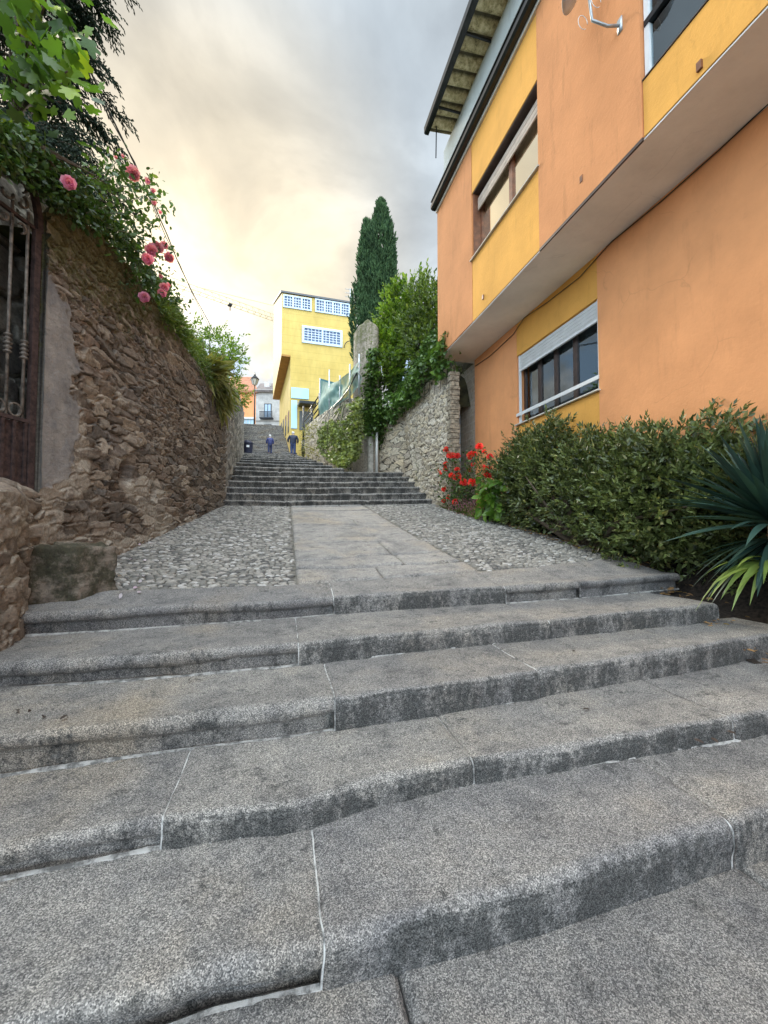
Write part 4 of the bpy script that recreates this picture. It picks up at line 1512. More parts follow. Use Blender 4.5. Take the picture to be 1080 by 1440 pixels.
# concrete block wall between stone wall and house
M = Mat('concrete_blocks')
sep = M.n('ShaderNodeSeparateXYZ', {0: M.pos})
yz = M.n('ShaderNodeCombineXYZ', {0: M.n('ShaderNodeSeparateXYZ', {0: M.pos}, out=1), 1: M.n('ShaderNodeSeparateXYZ', {0: M.pos}, out=2), 2: 0.0})
nt = M.nt
br = nt.nodes.new('ShaderNodeTexBrick')
setin(nt, br, 'Vector', yz)
for k_, v_ in (('Color1', (.48, .42, .33, 1)), ('Color2', (.38, .33, .26, 1)), ('Mortar', (.50, .47, .41, 1)), ('Scale', 1.0), ('Mortar Size', .012), ('Brick Width', .42), ('Row Height', .205), ('Bias', 0.0)):
    setin(nt, br, k_, v_)
col = M.mix(1.0, br.outputs[0], M.ramp(M.noise(12, 7, .75), [(.3, .6), (.7, 1.25)]), 'MULTIPLY')
M.set(Base_Color=col, Roughness=.95, Normal=M.bump(M.math('SUBTRACT', M.noise(60, 4), br.outputs[1]), .5, .012))
XG, XU = 5.0, 4.03
yg0 = at_X(668, 600, XG).y
print('house corner', yg0)
m = MB()
m.box((XG + .02, yg0 + .003, 1.0), (XG + .25, 13.2, 5.9))
o = m.build('block_wall', M.m)
tag(o, 'bare grey concrete block wall filling the gap beside the orange house', 'wall')
# drain pipe on the wall end
m = MB()
px_ = at_X(648, 600, XG)
m.tube([(XG - .045, px_.y, 1.7), (XG - .045, px_.y, 3.5), (XG - .045, px_.y, 5.0)], .04, 10)
o = m.build('drainpipe', flat('zinc_pipe', (.45, .50, .52), .4, .3, .2, 9), None, True)
tag(o, 'pale zinc drainpipe standing against the concrete blocks', 'drainpipe')

# pier
pr = thing('stone_pier', (2.95, 14.8, 3.2), 'tall narrow stone pier with a peaked top, ivy on one side', 'pier')
pA, pB = at_d(507, 600, 14.7), at_d(525, 600, 14.5)
zp1, zp2 = at_d(513, 457, 14.6).z, at_d(525, 478, 14.6).z
rubble('masonry', [(pA.x - .03, pA.y + .30), (pA.x + .02, pA.y), (pA.x + .06, pA.y - .05), (pB.x, pB.y - .1), (pB.x + .05, 15.4)], lambda s: 3.0,
       lambda s: float(np.interp(s, [0, .5, .7, 1.2, 2.2], [zp1 - .1, zp1, zp1 + .1, zp2, zp2 - .4])), .03, .34, .20, .09, .22, 114, MT['rubble_pier'], -1, pr,
       moss=lambda S, Z: .33 + 0 * S)
m = MB()
m.box((pA.x + .12, pA.y + .2, 3), (pB.x - .1, pA.y + .6, zp2 - .25))
m.build('core', MT['rubble_pier'], pr)
# concrete post by the wall
pc = at_d(519, 660, 14.35)
m = MB()
m.box((pc.x - .08, pc.y - .28, pc.z - .2), (pc.x + .09, pc.y - .05, at_d(519, 590, 14.3).z))
o = m.build('concrete_post', flat('grey_concrete', (.42, .40, .355), .9, 0, .3, 8, .5, 40), None, False, None, .015)
tag(o, 'grey concrete post standing against the pale wall below the ivy', 'post')
m = MB()
pc2 = at_d(528, 660, 14.2)
m.tube([(pc2.x, pc2.y - .2, pc2.z - .2), (pc2.x, pc2.y - .2, at_d(528, 595, 14.2).z)], .045, 10)
o = m.build('white_pipe', MT['white_alu'], None, True)
tag(o, 'thin white pipe running up beside the concrete post', 'pipe')

# bank behind the wall
u = np.linspace(0, 1, 30)
t = np.linspace(0, 1, 26)
fx = np.interp(u, [0, .25, .55, .8, 1], [5.3, 4.45, 4.2, 3.95, 3.35])
fy = np.interp(u, [0, .25, .55, .8, 1], [9.9, 10.3, 12.0, 13.5, 15.2])
Xb = fx[None] + 7.5 * t[:, None]
Yb = fy[None] + 3.0 * t[:, None] * u[None] + 1.0 * t[:, None]
Zb = 5.35 + 3.6 * sstep(0, .35, t)[:, None] + .5 * t[:, None] + .3 * fbm(Xb * .8, Yb * .8, 0, 6)
Zb[0] -= .5
link(mesh_np('bank', np.stack([Xb, Yb, Zb], -1).reshape(-1, 3), gridF(26, 30, True)), 'bank', flat('bank_soil', (.05, .045, .02), 1, 0, .5, 5))['kind'] = 'structure'
# high ground behind for trees
X, Y = np.meshgrid(np.linspace(2.6, 40, 20), np.linspace(14.5, 33, 14))
Zh = np.interp(Y, [14, 18, 33], [5.0, 6.5, 10]) + 0 * X
link(mesh_np('hillside', np.stack([X, Y, Zh], -1).reshape(-1, 3), gridF(14, 20)), 'hillside', bpy.data.materials['bank_soil'])['kind'] = 'structure'

# ivy on the bank and over the wall
iv = thing('ivy', (4.2, 11.5, 5.5), 'dark glossy ivy spilling over the pale stone wall below the house overhang', 'ivy')
g = np.random.default_rng(61)
P, D = [], []
def wall_pt(s):
    a = V3(rw)
    cum = np.concatenate([[0], np.cumsum(np.hypot(*(a[1:] - a[:-1]).T))])
    return np.array([np.interp(s, cum, a[:, 0]), np.interp(s, cum, a[:, 1])]), cum[-1]
LWR = wall_pt(0)[1]
for k in range(6500):
    s_ = -.15 + g.random() * (LWR + .25)
    xy, _ = wall_pt(max(0, min(LWR, s_)))
    if s_ < 0: xy = xy + np.array([-s_ * 2.0, s_ * .3])
    lowz = 5.55 - np.interp(s_, [-.1, .3, 1.3, 2.2, 3.2, 4.2, 4.6, 5.4], [.05, .05, .12, .12, .30, .62, 1.5, .4]) - .22 * vn(s_ * 2.4, 0, 0, 9)
    hi = 7.9 if s_ < 2.6 else 7.0
    f = g.random()
    z = lowz + (hi - lowz) * f ** 1.15
    bulge = .10 + .22 * math.sin(min(1, f * 1.6) * pi) + .18 * vn(s_ * 2.2, z * 2.2, 0, 5)
    back_ = max(0, z - 5.9) * .42
    P.append((xy[0] - bulge + back_ + g.normal() * .05, xy[1] - .25 * bulge + back_ * .2 + g.normal() * .05, z))
    D.append(g.normal(size=3) * .45 + np.array([-.7, -.5, -.5]))
leaves('foliage', P, D, .08 + .07 * g.random(len(P)), 'ivy', LM['ivy'], iv, 1.0, .6, 11)
m = MB()
for k in range(14):
    s_ = .2 + k * LWR / 15
    xy, _ = wall_pt(s_)
    m.tube([(xy[0] + .3, xy[1], 6.6), (xy[0] - .05, xy[1] - .05, 5.8), (xy[0] - .1, xy[1] - .05, 5.1)], [.02, .014, .006], 5)
m.build('stem', MT['bark'], iv, True)
# ivy climbing the pier
iv2 = thing('ivy', (3.2, 14.4, 4.5), 'ivy clinging to the side of the tall narrow pier', 'ivy')
P, D = [], []
for k in range(1500):
    f = g.random()
    px = np.interp(f, [0, .25, .5, 1], [521, 520, 522, 526]) + g.normal() * np.interp(f, [0, .3, 1], [7, 6, 5])
    py = np.interp(f, [0, 1], [612, 490])
    q = at_d(px, py, 14.25 + .15 * g.normal())
    P.append(tuple(q)); D.append(g.normal(size=3) * .5 + np.array([-.4, -.8, -.5]))
for k in range(900):
    q = at_d(524 + g.normal() * 10, 588 + g.normal() * 11, 13.95 + .2 * g.random())
    P.append(tuple(q)); D.append(g.normal(size=3) * .5 + np.array([-.4, -.8, -.5]))
leaves('foliage', P, D, .09 + .06 * g.random(len(P)), 'ivy', LM['ivy'], iv2, 1.0, .6, 12)
m = MB()
m.tube([at_d(522, 600, 14.3), at_d(523, 550, 14.4), at_d(526, 500, 14.4)], [.03, .02, .01], 5)
m.build('stem', MT['bark'], iv2, True)

# bright shrub and its taller neighbour on the bank
shrub('bay_tree', 'bright yellow green bay tree on the bank beside the cypress', 'tree',
      [PB(556, 455, 15.5, 24, 24, 34), PB(575, 428, 15.5, 28, 26, 30), PB(543, 480, 15.2, 15, 18, 26), PB(560, 500, 14.8, 22, 20, 22), PB(545, 520, 14.4, 18, 18, 16)],
      (4.4, 15.6, 6.5), 900, 9, .34, .135, 'oval', LM['bright'], 71, shell=.45, lump=.35, upd=.55, wid=.9, trunk=.09)
shrub('laurel_tree', 'looser darker laurel tree with upright shoots against the orange house', 'tree',
      [PB(596, 425, 14.5, 26, 24, 26), PB(612, 460, 14.0, 24, 24, 40), PB(585, 470, 14.3, 24, 22, 30), PB(600, 500, 13.5, 28, 24, 26)],
      (5.3, 14.2, 7.2), 760, 9,   .42, .13, 'oval', LM['olive'], 72, shell=.4, lump=.4, upd=.7, wid=.85, trunk=.08)

# cypress
cb = at_d(532, 470, 24)
cy_ = thing('cypress_tree', (cb.x, cb.y, 7.5), 'tall dark green cypress with a pointed top beyond the stone pier', 'tree')
m = MB()
m.tube([(cb.x, cb.y, 7.2), (cb.x, cb.y, 11), (cb.x, cb.y, 19)], [.25, .18, .03], 8)
m.build('trunk', MT['bark'], cy_, True)
ztop = at_d(536, 290, 24).z
g = np.random.default_rng(81)
P, D = [], []
def spire(px0, top_px, wid_px, bot_px, n):
    d = 24
    for k in range(n):
        f = g.random() ** .8
        py = bot_px + (top_px - bot_px) * f
        prof = min(1, (1 - f) * 3.4) ** .75 * (0.72 + .28 * min(1, f * 2.2))
        th = g.random() * 2 * pi
        lump = 1 + .22 * vn(math.cos(th) * 2 + px0, math.sin(th) * 2, py * .07, 6) + .12 * vn(math.cos(th) * 5, math.sin(th) * 5, py * .16, 7)
        r_ = wid_px * d / FPX * prof * lump * (.72 + .28 * g.random())
        c = at_d(px0 + (532 - px0) * .0, py, d)
        P.append((c.x + r_ * math.cos(th), c.y + r_ * math.sin(th), c.z))
        D.append((math.cos(th) * .35 + g.normal() * .15, math.sin(th) * .35 + g.normal() * .15, 1.0))
spire(536, 290, 18, 510, 3600)
spire(516, 318, 11, 510, 1700)
spire(523, 335, 12, 510, 1100)
spire(546, 340, 11, 510, 1100)
spire(501, 405, 7, 510, 300)
LP, LD = shoots(V3(P), V3(D), .38, 5, .3, 9)
leaves('crown', LP, LD, .20, 'tuft', LM['cypress'], cy_, .8, .1, 13)

# ------------------------------------------------------------------ orange house
house = thing('orange_house', (XG, 5, .5), 'orange and ochre stuccoed house with an overhanging upper floor', 'house')
zs = at_X(618, 503, XU).z          # soffit height
zg = at_X(612, 306, XU).z          # top of upper wall
yU = at_X(616, 450, XU).y          # far end of upper floor
wl, wr = at_X(728, 560, XG).y, at_X(841, 500, XG).y
wz0, wz1 = at_X(728, 597, XG).z, at_X(728, 500, XG).z
print('house', zs, zg, yU, wl, wr, wz0, wz1)
ul, ur = at_X(664, 300, XU).y, at_X(757.5, 200, XU).y
uz0, uz1 = at_X(664, 366, XU).z, at_X(664, 272, XU).z
ub = at_X(904, 150, XU).y
bz0 = at_X(906, 110, XU).z
bzr = at_X(906, 32, XU).z
print('upper', ul, ur, uz0, uz1, ub, bz0, bzr)
YN = -7.0
TK = .25


def panel(name, X, y0, y1, z0, z1, mat, proud=0.0, label=None, th=TK):
    m = MB()
    m.box((X - proud, y0, z0), (X + th, y1, z1))
    return m.build(name, MT[mat], house, False, label, .004)


G = .006
# ground floor
panel('wall', XG, wl + .03, yg0, -.3, zs - .012, 'salmon')
panel('wall', XG, YN, wr - G, -.3, zs - .012, 'salmon')
panel('ochre_panel', XG, wr, wl + .03 - G, -.3, wz0 - .03, 'yellow', -.006)
panel('ochre_panel', XG, wr, wl + .03 - G, wz1, zs - .012, 'yellow', -.006)
# upper floor
panel('wall', XU, ul + .02, yU, zs, zg, 'salmon_up', .008)
panel('ochre_panel', XU, ur + G, ul + .02 - G, zs, uz0 - .03, 'yellow')
panel('ochre_panel', XU, ur + G, ul + .02 - G, uz1, zg, 'yellow')
panel('wall', XU, ub, ur, zs, zg, 'salmon_up', .018)
panel('ochre_panel', XU, -1.0, ub - G, zs, bz0 - .02, 'yellow')
panel('ochre_panel', XU, -1.0, ub - G, bz0 + 2.25, zg, 'yellow')
panel('wall', XU, YN, -1.0 - G, zs, zg, 'salmon_up', .012)
# end wall
m = MB()
m.box((XU + TK + .003, yU - .25, zs + .002), (12, yU - .004, zg - .004))
m.build('end_wall', MT['salmon_up'], house)
m = MB()
m.box((XG + TK + .003, yg0 - .25, -.3), (12, yg0 - .004, zs - .02))
m.build('end_wall', MT['salmon'], house)
m = MB()
m.box((XU + .012, YN, zs - .022), (XG + .4, yU - .006, zs - .004))
m.build('soffit', MT['soffit'], house)
m = MB()
m.box((XU - .018, ub, zs - .042), (XU + .006, ur, zs - .001))
m.build('drip_edge', MT['dark_wood'], house)
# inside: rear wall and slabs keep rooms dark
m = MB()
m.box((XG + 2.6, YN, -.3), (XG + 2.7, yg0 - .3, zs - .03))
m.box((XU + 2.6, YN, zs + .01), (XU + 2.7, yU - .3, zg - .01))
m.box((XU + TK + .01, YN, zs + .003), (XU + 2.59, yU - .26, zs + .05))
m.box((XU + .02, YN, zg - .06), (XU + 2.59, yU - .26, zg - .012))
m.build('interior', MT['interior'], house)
# small stains/vents
for q, (x, y, X_) in enumerate([(819, 252, XU), (680, 418, XU), (985, 93, XU)]):
    p_ = at_X(x, y, X_)
    m = MB()
    m.box((p_.x - .026, p_.y - .025, p_.z - .045), (p_.x + .01, p_.y + .025, p_.z + .045))
    m.build('weep_vent', MT['wood'], house)

# ground floor window
win = MB()
FR = .16
x0 = XG + FR
for (a, b, c, d) in ((wr, wr + .06, wz0, wz1), (wl - .06, wl, wz0, wz1), (wr, wl, wz0, wz0 + .05), (wr, wl, wz1 - .05, wz1)):
    win.box((x0, a, c), (x0 + .06, b, d))
for f in (.24, .46, .69):
    y_ = wl + (wr - wl) * f
    win.box((x0 - .004, y_ - .05, wz0 + .05), (x0 + .064, y_ + .05, wz1 - .05))
w1 = win.build('window', MT['dark_wood'], house, False, 'dark framed ground floor window with a half raised white shutter', .004)
m = MB()
m.box((x0 + .028, wr + .02, wz0 + .02), (x0 + .034, wl - .02, wz1 - .02))
m.build('pane', MT['glass'], w1)
m = MB()
zsh = wz1 - .36
nsl = 5
for k in range(nsl):
    z_ = zsh + .04 + k * (wz1 - zsh - .04) / nsl
    hh = (wz1 - zsh - .04) / nsl
    m.add([(XG + .055, wr + .012, z_), (XG + .055, wl - .012, z_), (XG + .032, wl - .012, z_ + hh * .55), (XG + .032, wr + .012, z_ + hh * .55), (XG + .060, wr + .012, z_ + hh * .93), (XG + .060, wl - .012, z_ + hh * .93),
           (XG + .075, wr + .012, z_), (XG + .075, wl - .012, z_), (XG + .075, wr + .012, z_ + hh), (XG + .075, wl - .012, z_ + hh)],
          [(0, 3, 2, 1), (3, 4, 5, 2), (6, 0, 1, 7), (4, 8, 9, 5)])
m.box((XG + .038, wr + .012, zsh), (XG + .078, wl - .012, zsh + .038))
m.build('shutter', MT['white_alu'], w1)
m = MB()
m.box((XG + .03, wl - .035, wz0), (XG + .08, wl - .004, wz1))
m.build('shutter_rail', MT['white_alu'], w1)
m = MB()
m.box((XG + .03, wr + .004, wz0), (XG + .08, wr + .035, wz1))
m.build('shutter_rail', MT['white_alu'], w1)
m = MB()
m.box((XG - .05, wr - .04, wz0 - .028), (XG + FR + .02, wl + .06, wz0))
m.build('sill', flat('pale_sill', (.62, .58, .50), .7), w1, False, None, .004)
m = MB()
zr_ = wz0 + .20
m.box((XG - .02, wr - .02, zr_ - .03), (XG - .002, wl + .03, zr_ + .035))
m.build('guard_rail', MT['white_alu'], w1)
P = []
for j, z_ in enumerate((wz0 + .03, wz1 - .1)):
    for k in range(60):
        P.append((x0 + .12 + .025 * math.sin(k * .9) + .01 * math.sin(k * 2.3), wl - .12 - k * .0085, z_))
link(mesh_np('curtain', V3(P), gridF(2, 60)), 'curtain', MT['curtain'], w1)

# upper window
win = MB()
x0 = XU + .20
for (a, b, c, d) in ((ur + G, ur + .07, uz0, uz1), (ul - .07, ul, uz0, uz1), (ur, ul, uz0, uz0 + .06), (ur, ul, uz1 - .06, uz1)):
    win.box((x0, a, c), (x0 + .06, b, d))
ym = (ul + ur) / 2 - .05
win.box((x0 - .01, ym - .06, uz0 + .05), (x0 + .064, ym + .06, uz1 - .05))
win.box((XU + .03, ul - .03, uz0), (x0 + .02, ul + .012, uz1))
w2 = win.build('window', MT['wood'], house, False, 'brown framed upper window with cream boards behind the glass imitating reflected sky', .004)
m = MB()
m.box((XU + .012, ur + .006, uz1 - .03), (XU + .2, ul - .03, uz1 - .004))
m.build('lintel_board', MT['dark_wood'], w2)
m = MB()
m.box((x0 + .028, ur + .02, uz0 + .02), (x0 + .034, ul - .02, uz1 - .02))
m.build('pane', MT['mirror_glass'], w2)
m = MB()
for k in range(5):
    z_ = uz1 - .12 - k * .055
    m.box((XU + .12 - .004 * (k % 2), ur + .03, z_ - .05), (XU + .15, ul - .04, z_))
m.build('shutter', flat('beige_slats', (.56, .46, .37), .5), w2, False, None, .004)
m = MB()
m.box((x0 + .040, ur + .075, uz0 + .065), (x0 + .046, ym - .065, uz0 + .80))  # cream boards added behind the glass to imitate warm sky reflected in the panes
m.box((x0 + .040, ym + .065, uz0 + .065), (x0 + .046, ul - .50, uz0 + .80))
m.build('sheen_board', MT['sheen_board'], w2)
m = MB()
m.box((XU - .05, ur - .03, uz0 - .03), (XU + .22, ul + .05, uz0))
m.build('sill', flat('stone_sill', (.46, .41, .34), .75), w2, False, None, .004)

# large near window
win = MB()
x0 = XU + .03
zt_ = bz0 + 2.2
win.box((x0, ub - .075, bz0), (x0 + .07, ub - .012, zt_))
win.box((x0, -.95, bz0), (x0 + .07, -.88, zt_))
win.box((x0 + .004, -.9, bz0), (x0 + .066, ub - .03, bz0 + .045))
win.box((x0 + .002, .95, bz0 + .04), (x0 + .068, 1.03, zt_))
w3 = win.build('window', MT['white_alu'], house, False, 'large white framed window at the near end of the upper floor')
m = MB()
m.box((x0 - .012, -.88, bzr - .02), (x0 + .075, ub - .02, bzr + .05))
m.build('transom', MT['dark_metal'], w3)
m = MB()
m.box((x0 + .028, -.9, bz0 + .02), (x0 + .034, ub - .04, zt_))
m.build('pane', MT['glass'], w3)
P = []
for j, z_ in enumerate((bz0 + .03, zt_ - .1)):
    for k in range(240):
        P.append((x0 + .10 + .012 * math.sin(k * .8) + .006 * math.sin(k * .31), ub - .1 - k * .018, z_))
link(mesh_np('curtain', V3(P), gridF(2, 240)), 'curtain', MT['curtain'], w3)
m = MB()
m.box((XU - .012, -.95, bz0 - .016), (XU + .1, ub - .006, bz0 - .002))
m.build('sill', MT['dark_wood'], w3)

# eaves: flashing, gutter, cement parapet
m = MB()
m.box((XU - .045, YN, zg - .004), (XU + .3, yU + .02, zg + .09))
m.build('flashing', flat('pale_flashing', (.62, .58, .50), .6), house)
gx = XU - .16
m = MB()
prof = [(gx + .11, zg + .065), (gx + .02, zg + .07), (gx - .02, zg + .11), (gx - .02, zg + .20), (gx + .005, zg + .215), (gx + .005, zg + .29), (gx - .012, zg + .30), (gx - .012, zg + .325), (gx + .12, zg + .325)]
vs = [(x, YN, z) for x, z in prof] + [(x, yU + .05, z) for x, z in prof]
k = len(prof)
m.add(vs, [(i, (i + 1) % k, k + (i + 1) % k, k + i) for i in range(k)] + [tuple(range(k))[::-1], tuple(range(k, 2 * k))])
m.build('gutter', MT['dark_metal'], house)
m = MB()
m.tube([(gx - .022, YN, zg + .30), (gx - .022, yU + .05, zg + .30)], .008, 6)
m.build('gutter_lip', MT['grey_metal'], house)
XP = 4.42
pe = at_X(624, 225, XP).y
zc_ = at_X(626, 208, XP).z
m = MB()
m.box((XP, YN, zg - .02), (XP + .2, pe, zc_))
m.box((XP + .21, pe - .2, zg - .02), (11, pe - .005, zc_))
m.build('parapet', MT['cement'], house)
# corrugated canopy roof
ca = at_X(601, 196, 3.78)
zr = zc_ + .02
nyc = 700
yv = np.linspace(YN, ca.y, nyc)
xv = np.linspace(3.8, 5.6, 4)
wav = .08 - .16 * np.abs(np.sin(yv * pi / .37))
rows = [np.stack([0 * yv + x, yv, zr + wav + .08 * (x - 3.8) + .05], -1) for x in xv]
rows2 = [r_ + np.array([0, 0, .012]) for r_ in rows[::-1]]
P = np.array(rows + rows2 + rows[:1])
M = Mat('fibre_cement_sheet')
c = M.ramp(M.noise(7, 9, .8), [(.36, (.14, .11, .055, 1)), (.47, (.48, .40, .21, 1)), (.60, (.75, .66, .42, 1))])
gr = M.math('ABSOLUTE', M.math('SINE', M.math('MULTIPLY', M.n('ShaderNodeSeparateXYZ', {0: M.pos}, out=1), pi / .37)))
c = M.mix(M.ramp(M.math('ADD', gr, M.math('MULTIPLY', M.noise(9, 5, .7), .5)), [(.45, .85), (.75, 0.0)]), c, (.035, .03, .018, 1))  # shade of the grooves painted dark into the sheet colour, broken by noise
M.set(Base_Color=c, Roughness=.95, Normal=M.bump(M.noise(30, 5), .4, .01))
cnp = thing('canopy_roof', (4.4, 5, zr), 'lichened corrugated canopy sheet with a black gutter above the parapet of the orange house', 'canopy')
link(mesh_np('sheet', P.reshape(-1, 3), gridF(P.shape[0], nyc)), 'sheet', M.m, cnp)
m = MB()
cx_ = 3.72
prof = [(cx_ + .10, zr - .04), (cx_ + .0, zr - .04), (cx_ - .03, zr - .01), (cx_ - .03, zr + .16), (cx_ - .01, zr + .19), (cx_ + .10, zr + .19)]
vs = [(x, YN, z) for x, z in prof] + [(x, ca.y + .02, z) for x, z in prof]
k = len(prof)
m.add(vs, [(i, (i + 1) % k, k + (i + 1) % k, k + i) for i in range(k)] + [tuple(range(k))[::-1], tuple(range(k, 2 * k))])
m.build('gutter', MT['dark_metal'], cnp)
m = MB()
for y_ in np.arange(ca.y - .75, YN, -1.6):
    m.box((cx_ + .1, y_ - .02, zr - .06), (5.2, y_ + .02, zr - .015))
m.build('rafter', MT['dark_metal'], cnp)
m = MB()
q0, q1 = at_X(613, 221, 3.95), at_X(640, 118, 3.95)
m.tube([(3.95, q0.y, q0.z - .02), (3.95, q0.y - .05, zr + .05)], .016, 6)
m.build('strut', MT['dark_metal'], cnp)

# cable under the soffit
m = MB()
pts = [at_X(x, y, XG - .02) for x, y in [(668, 515), (690, 500), (722, 470), (737, 447), (770, 425), (815, 390), (860, 340), (930, 283), (1010, 212), (1100, 128)]]
m.tube(pts, .008, 6)
tag(m.build('cable', MT['plastic'], None, True), 'thin black cable sagging along the wall under the soffit', 'cable')

# satellite dish
dh = thing('satellite_dish', at_X(872, 36, XU - .02), 'satellite dish on a bent bracket fixed to the salmon wall beside the large window', 'satellite dish')
mp = at_X(872, 36, XU - .02)
m = MB()
m.obox(mp, (.012, 0, 0), (0, .035, 0), (0, 0, .09))
e1 = mp + Vector((-.16, .03, -.02))
e2 = mp + Vector((-.34, .08, .06))
e3 = mp + Vector((-.38, .09, .42))
m.tube([mp, e1, e2, e2.lerp(e3, .3), e3], .017, 8)
m.build('bracket', MT['grey_metal'], dh, True)
m = MB()
cD = e3 + Vector((-.05, .05, .26))
axis = Vector((-.6, .45, .45)).normalized()
a_, b_ = axis.orthogonal().normalized(), axis.cross(axis.orthogonal().normalized())
vs, fs = [], []
for i in range(7):
    r_ = .31 * i / 6
    for k in range(28):
        t_ = 2 * pi * k / 28
        vs.append(cD + (a_ * math.cos(t_) + b_ * math.sin(t_)) * r_ + axis * (.08 * (i / 6) ** 2))
for i in range(6):
    for k in range(28):
        fs.append((i * 28 + k, i * 28 + (k + 1) % 28, (i + 1) * 28 + (k + 1) % 28, (i + 1) * 28 + k))
m.add(vs, fs)
do = m.build('dish', flat('grey_dish', (.5, .53, .55), .5), dh, True)
sm_ = do.modifiers.new('s', 'SOLIDIFY')
sm_.thickness = .006
m = MB()
for s_ in (-1, 1):
    lp = [e2 + Vector((.0, s_ * .06, .0)) + Vector((-.04 + .07 * math.cos(t_), s_ * .05, .10 + .09 * math.sin(t_))) for t_ in np.linspace(0, 5.4, 16)]
    m.tube(lp, .004, 5)
m.build('coax_loop', MT['white_alu'], dh, True)

# planting bed
X, Y = np.meshgrid(np.linspace(0, 1, 24), np.linspace(-1.5, 10.4, 90))
xl = np.interp(Y, [-1.5, 1.2, 2.2, 2.9, 3.8, 4.3, 5.5, 7.2, 8.6, 9.6, 10.4], [3.6, 3.6, 3.6, 3.6, 3.9, 4.45, 4.35, 4.33, 4.28, 4.1, 4.05])
Xb = xl + (5.2 - xl) * X
Zb = np.interp(Y, [-1.5, 1.2, 1.7, 2.3, 2.9, 3.8, 4.2, 10.4], [-.1, -.02, .10, .24, .40, .58, .83, 1.92]) + cross(Xb) * .9 + .05 * fbm(Xb * 5, Y * 5, 0, 8) + .05 * sstep(0.05, .4, X) * sstep(3.9, 4.6, Y) + .62 * sstep(.45, .9, X) * sstep(4.6, 3.6, Y)
link(mesh_np('bed_soil', np.stack([Xb, Y, Zb], -1).reshape(-1, 3), gridF(90, 24)), 'bed_soil', MT['soil'])['kind'] = 'structure'
g = np.random.default_rng(91)
P = []
for k in range(700):
    y_ = 2.0 + 8.0 * g.random()
    x_ = float(np.interp(y_, [2, 2.9, 3.8, 4.3, 5.5, 7.2, 8.6, 9.6, 10.4], [3.5, 3.8, 4.3, 4.4, 4.28, 4.3, 4.2, 4.05, 4.0])) + abs(g.normal()) * .22 - .08
    z_ = float(np.interp(y_, [2.0, 2.3, 2.9, 3.8, 4.2, 10.4], [.3, .32, .46, .66, .88, 1.97])) + .03 * x_ + .01
    if y_ > 4.3: z_ = float(land_z(x_, y_)) + .02
    P.append((x_, y_, z_))
D = g.normal(size=(700, 3)) * np.array([1, 1, .15])
tag(leaves('leaf_litter', P, D, .04 + .03 * g.random(700), 'oval', LM['brown'], None, .8, .9, 14), None, None, None, 'stuff')

# hedge like shrub
tops = [(735, 600), (770, 578), (830, 590), (885, 584), (930, 578), (985, 570), (1030, 585)]
blobs = []
for k, (x, y) in enumerate(tops):
    q = at_X(x, y, 4.62)
    zb_ = float(land_z(4.6, max(q.y, 3.6))) - .05
    hz = (q.z - .20 - zb_)
    xc = 4.58 if k < 5 else 4.78
    sx_ = 1.0 if k < 5 else .6
    blobs.append((xc - .05, q.y, zb_ + hz * .45, .46 * sx_, .62 * (1 if k < 5 else .7), hz * .47))
    blobs.append((xc + .05, q.y, zb_ + hz * .72, .36 * sx_, .55 * (1 if k < 5 else .7), hz * .30))
    print('hedge', round(q.y, 2), round(q.z, 2), round(zb_, 2))
q = at_X(712, 660, 4.55)
blobs.append((4.5, q.y, q.z - .35, .35, .45, .65))
shrub('evergreen_shrub', 'large dark evergreen shrub filling the bed below the ground floor window', 'shrub', blobs, (4.6, 5.2, 1.0), 4300, 10, .17, .078, 'lance', LM['laurel'], 95, shell=.45, lump=.38, upd=.55, ang=.8, wid=1.15, trunk=.05)
hp_, hd_ = blob_pts([(b[0] + .12, b[1], b[2] - .05, b[3] * .85, b[4], b[5]) for b in blobs], 12000, .15, .2, 97)
leaves('inner_foliage', hp_, hd_ + np.random.default_rng(3).normal(size=hd_.shape) * .8, .11, 'lance', LM['laurel'], bpy.data.objects['evergreen_shrub'], 1.5, .4, 98)

# yucca
yc = at_d(1092, 738, 3.6)
print('yucca', yc)
yu = thing('yucca', (yc.x, yc.y, .5), 'dark blue green yucca with stiff sword leaves beside the steps', 'yucca')


def straps(name, c, n, L, wdt, mat, parent, seed, el=(-.15, 1.35), droop=.25, az=(0, 2 * pi)):
    g = np.random.default_rng(seed)
    V, F = [], []
    c = V3(c)
    for k in range(n):
        a = az[0] + (az[1] - az[0]) * g.random()
        e = el[0] + (el[1] - el[0]) * g.random() ** .8
        d = np.array([math.cos(a) * math.cos(e), math.sin(a) * math.cos(e), math.sin(e)])
        l = L * (.75 + .45 * g.random())
        side = nrm(np.cross(d, np.array([0, 0, 1.0])) + g.normal(size=3) * .15)
        up = np.cross(side, d)
        dr = droop * (.3 + 1.2 * g.random()) * math.cos(e)
        n0 = len(V)
        ns = 9
        for i in range(ns):
            t = i / (ns - 1)
            p_ = c + d * (l * t + .04) + np.array([0, 0, -dr * l * t ** 2.3]) + up * 0.0
            w_ = wdt * (.55 + .9 * t if t < .45 else (1 - ((t - .45) / .55) ** 1.8) * .955 + .0) * (1 if t < 1 else 0) + .0005
            V += [p_ - side * w_ + up * w_ * .35, p_, p_ + side * w_ + up * w_ * .35]
        for i in range(ns - 1):
            for j in (0, 1):
                q = n0 + i * 3 + j
                F.append((q, q + 1, q + 4, q + 3))
    return link(mesh_np(name, V3(V), np.array(F)), name, mat, parent)


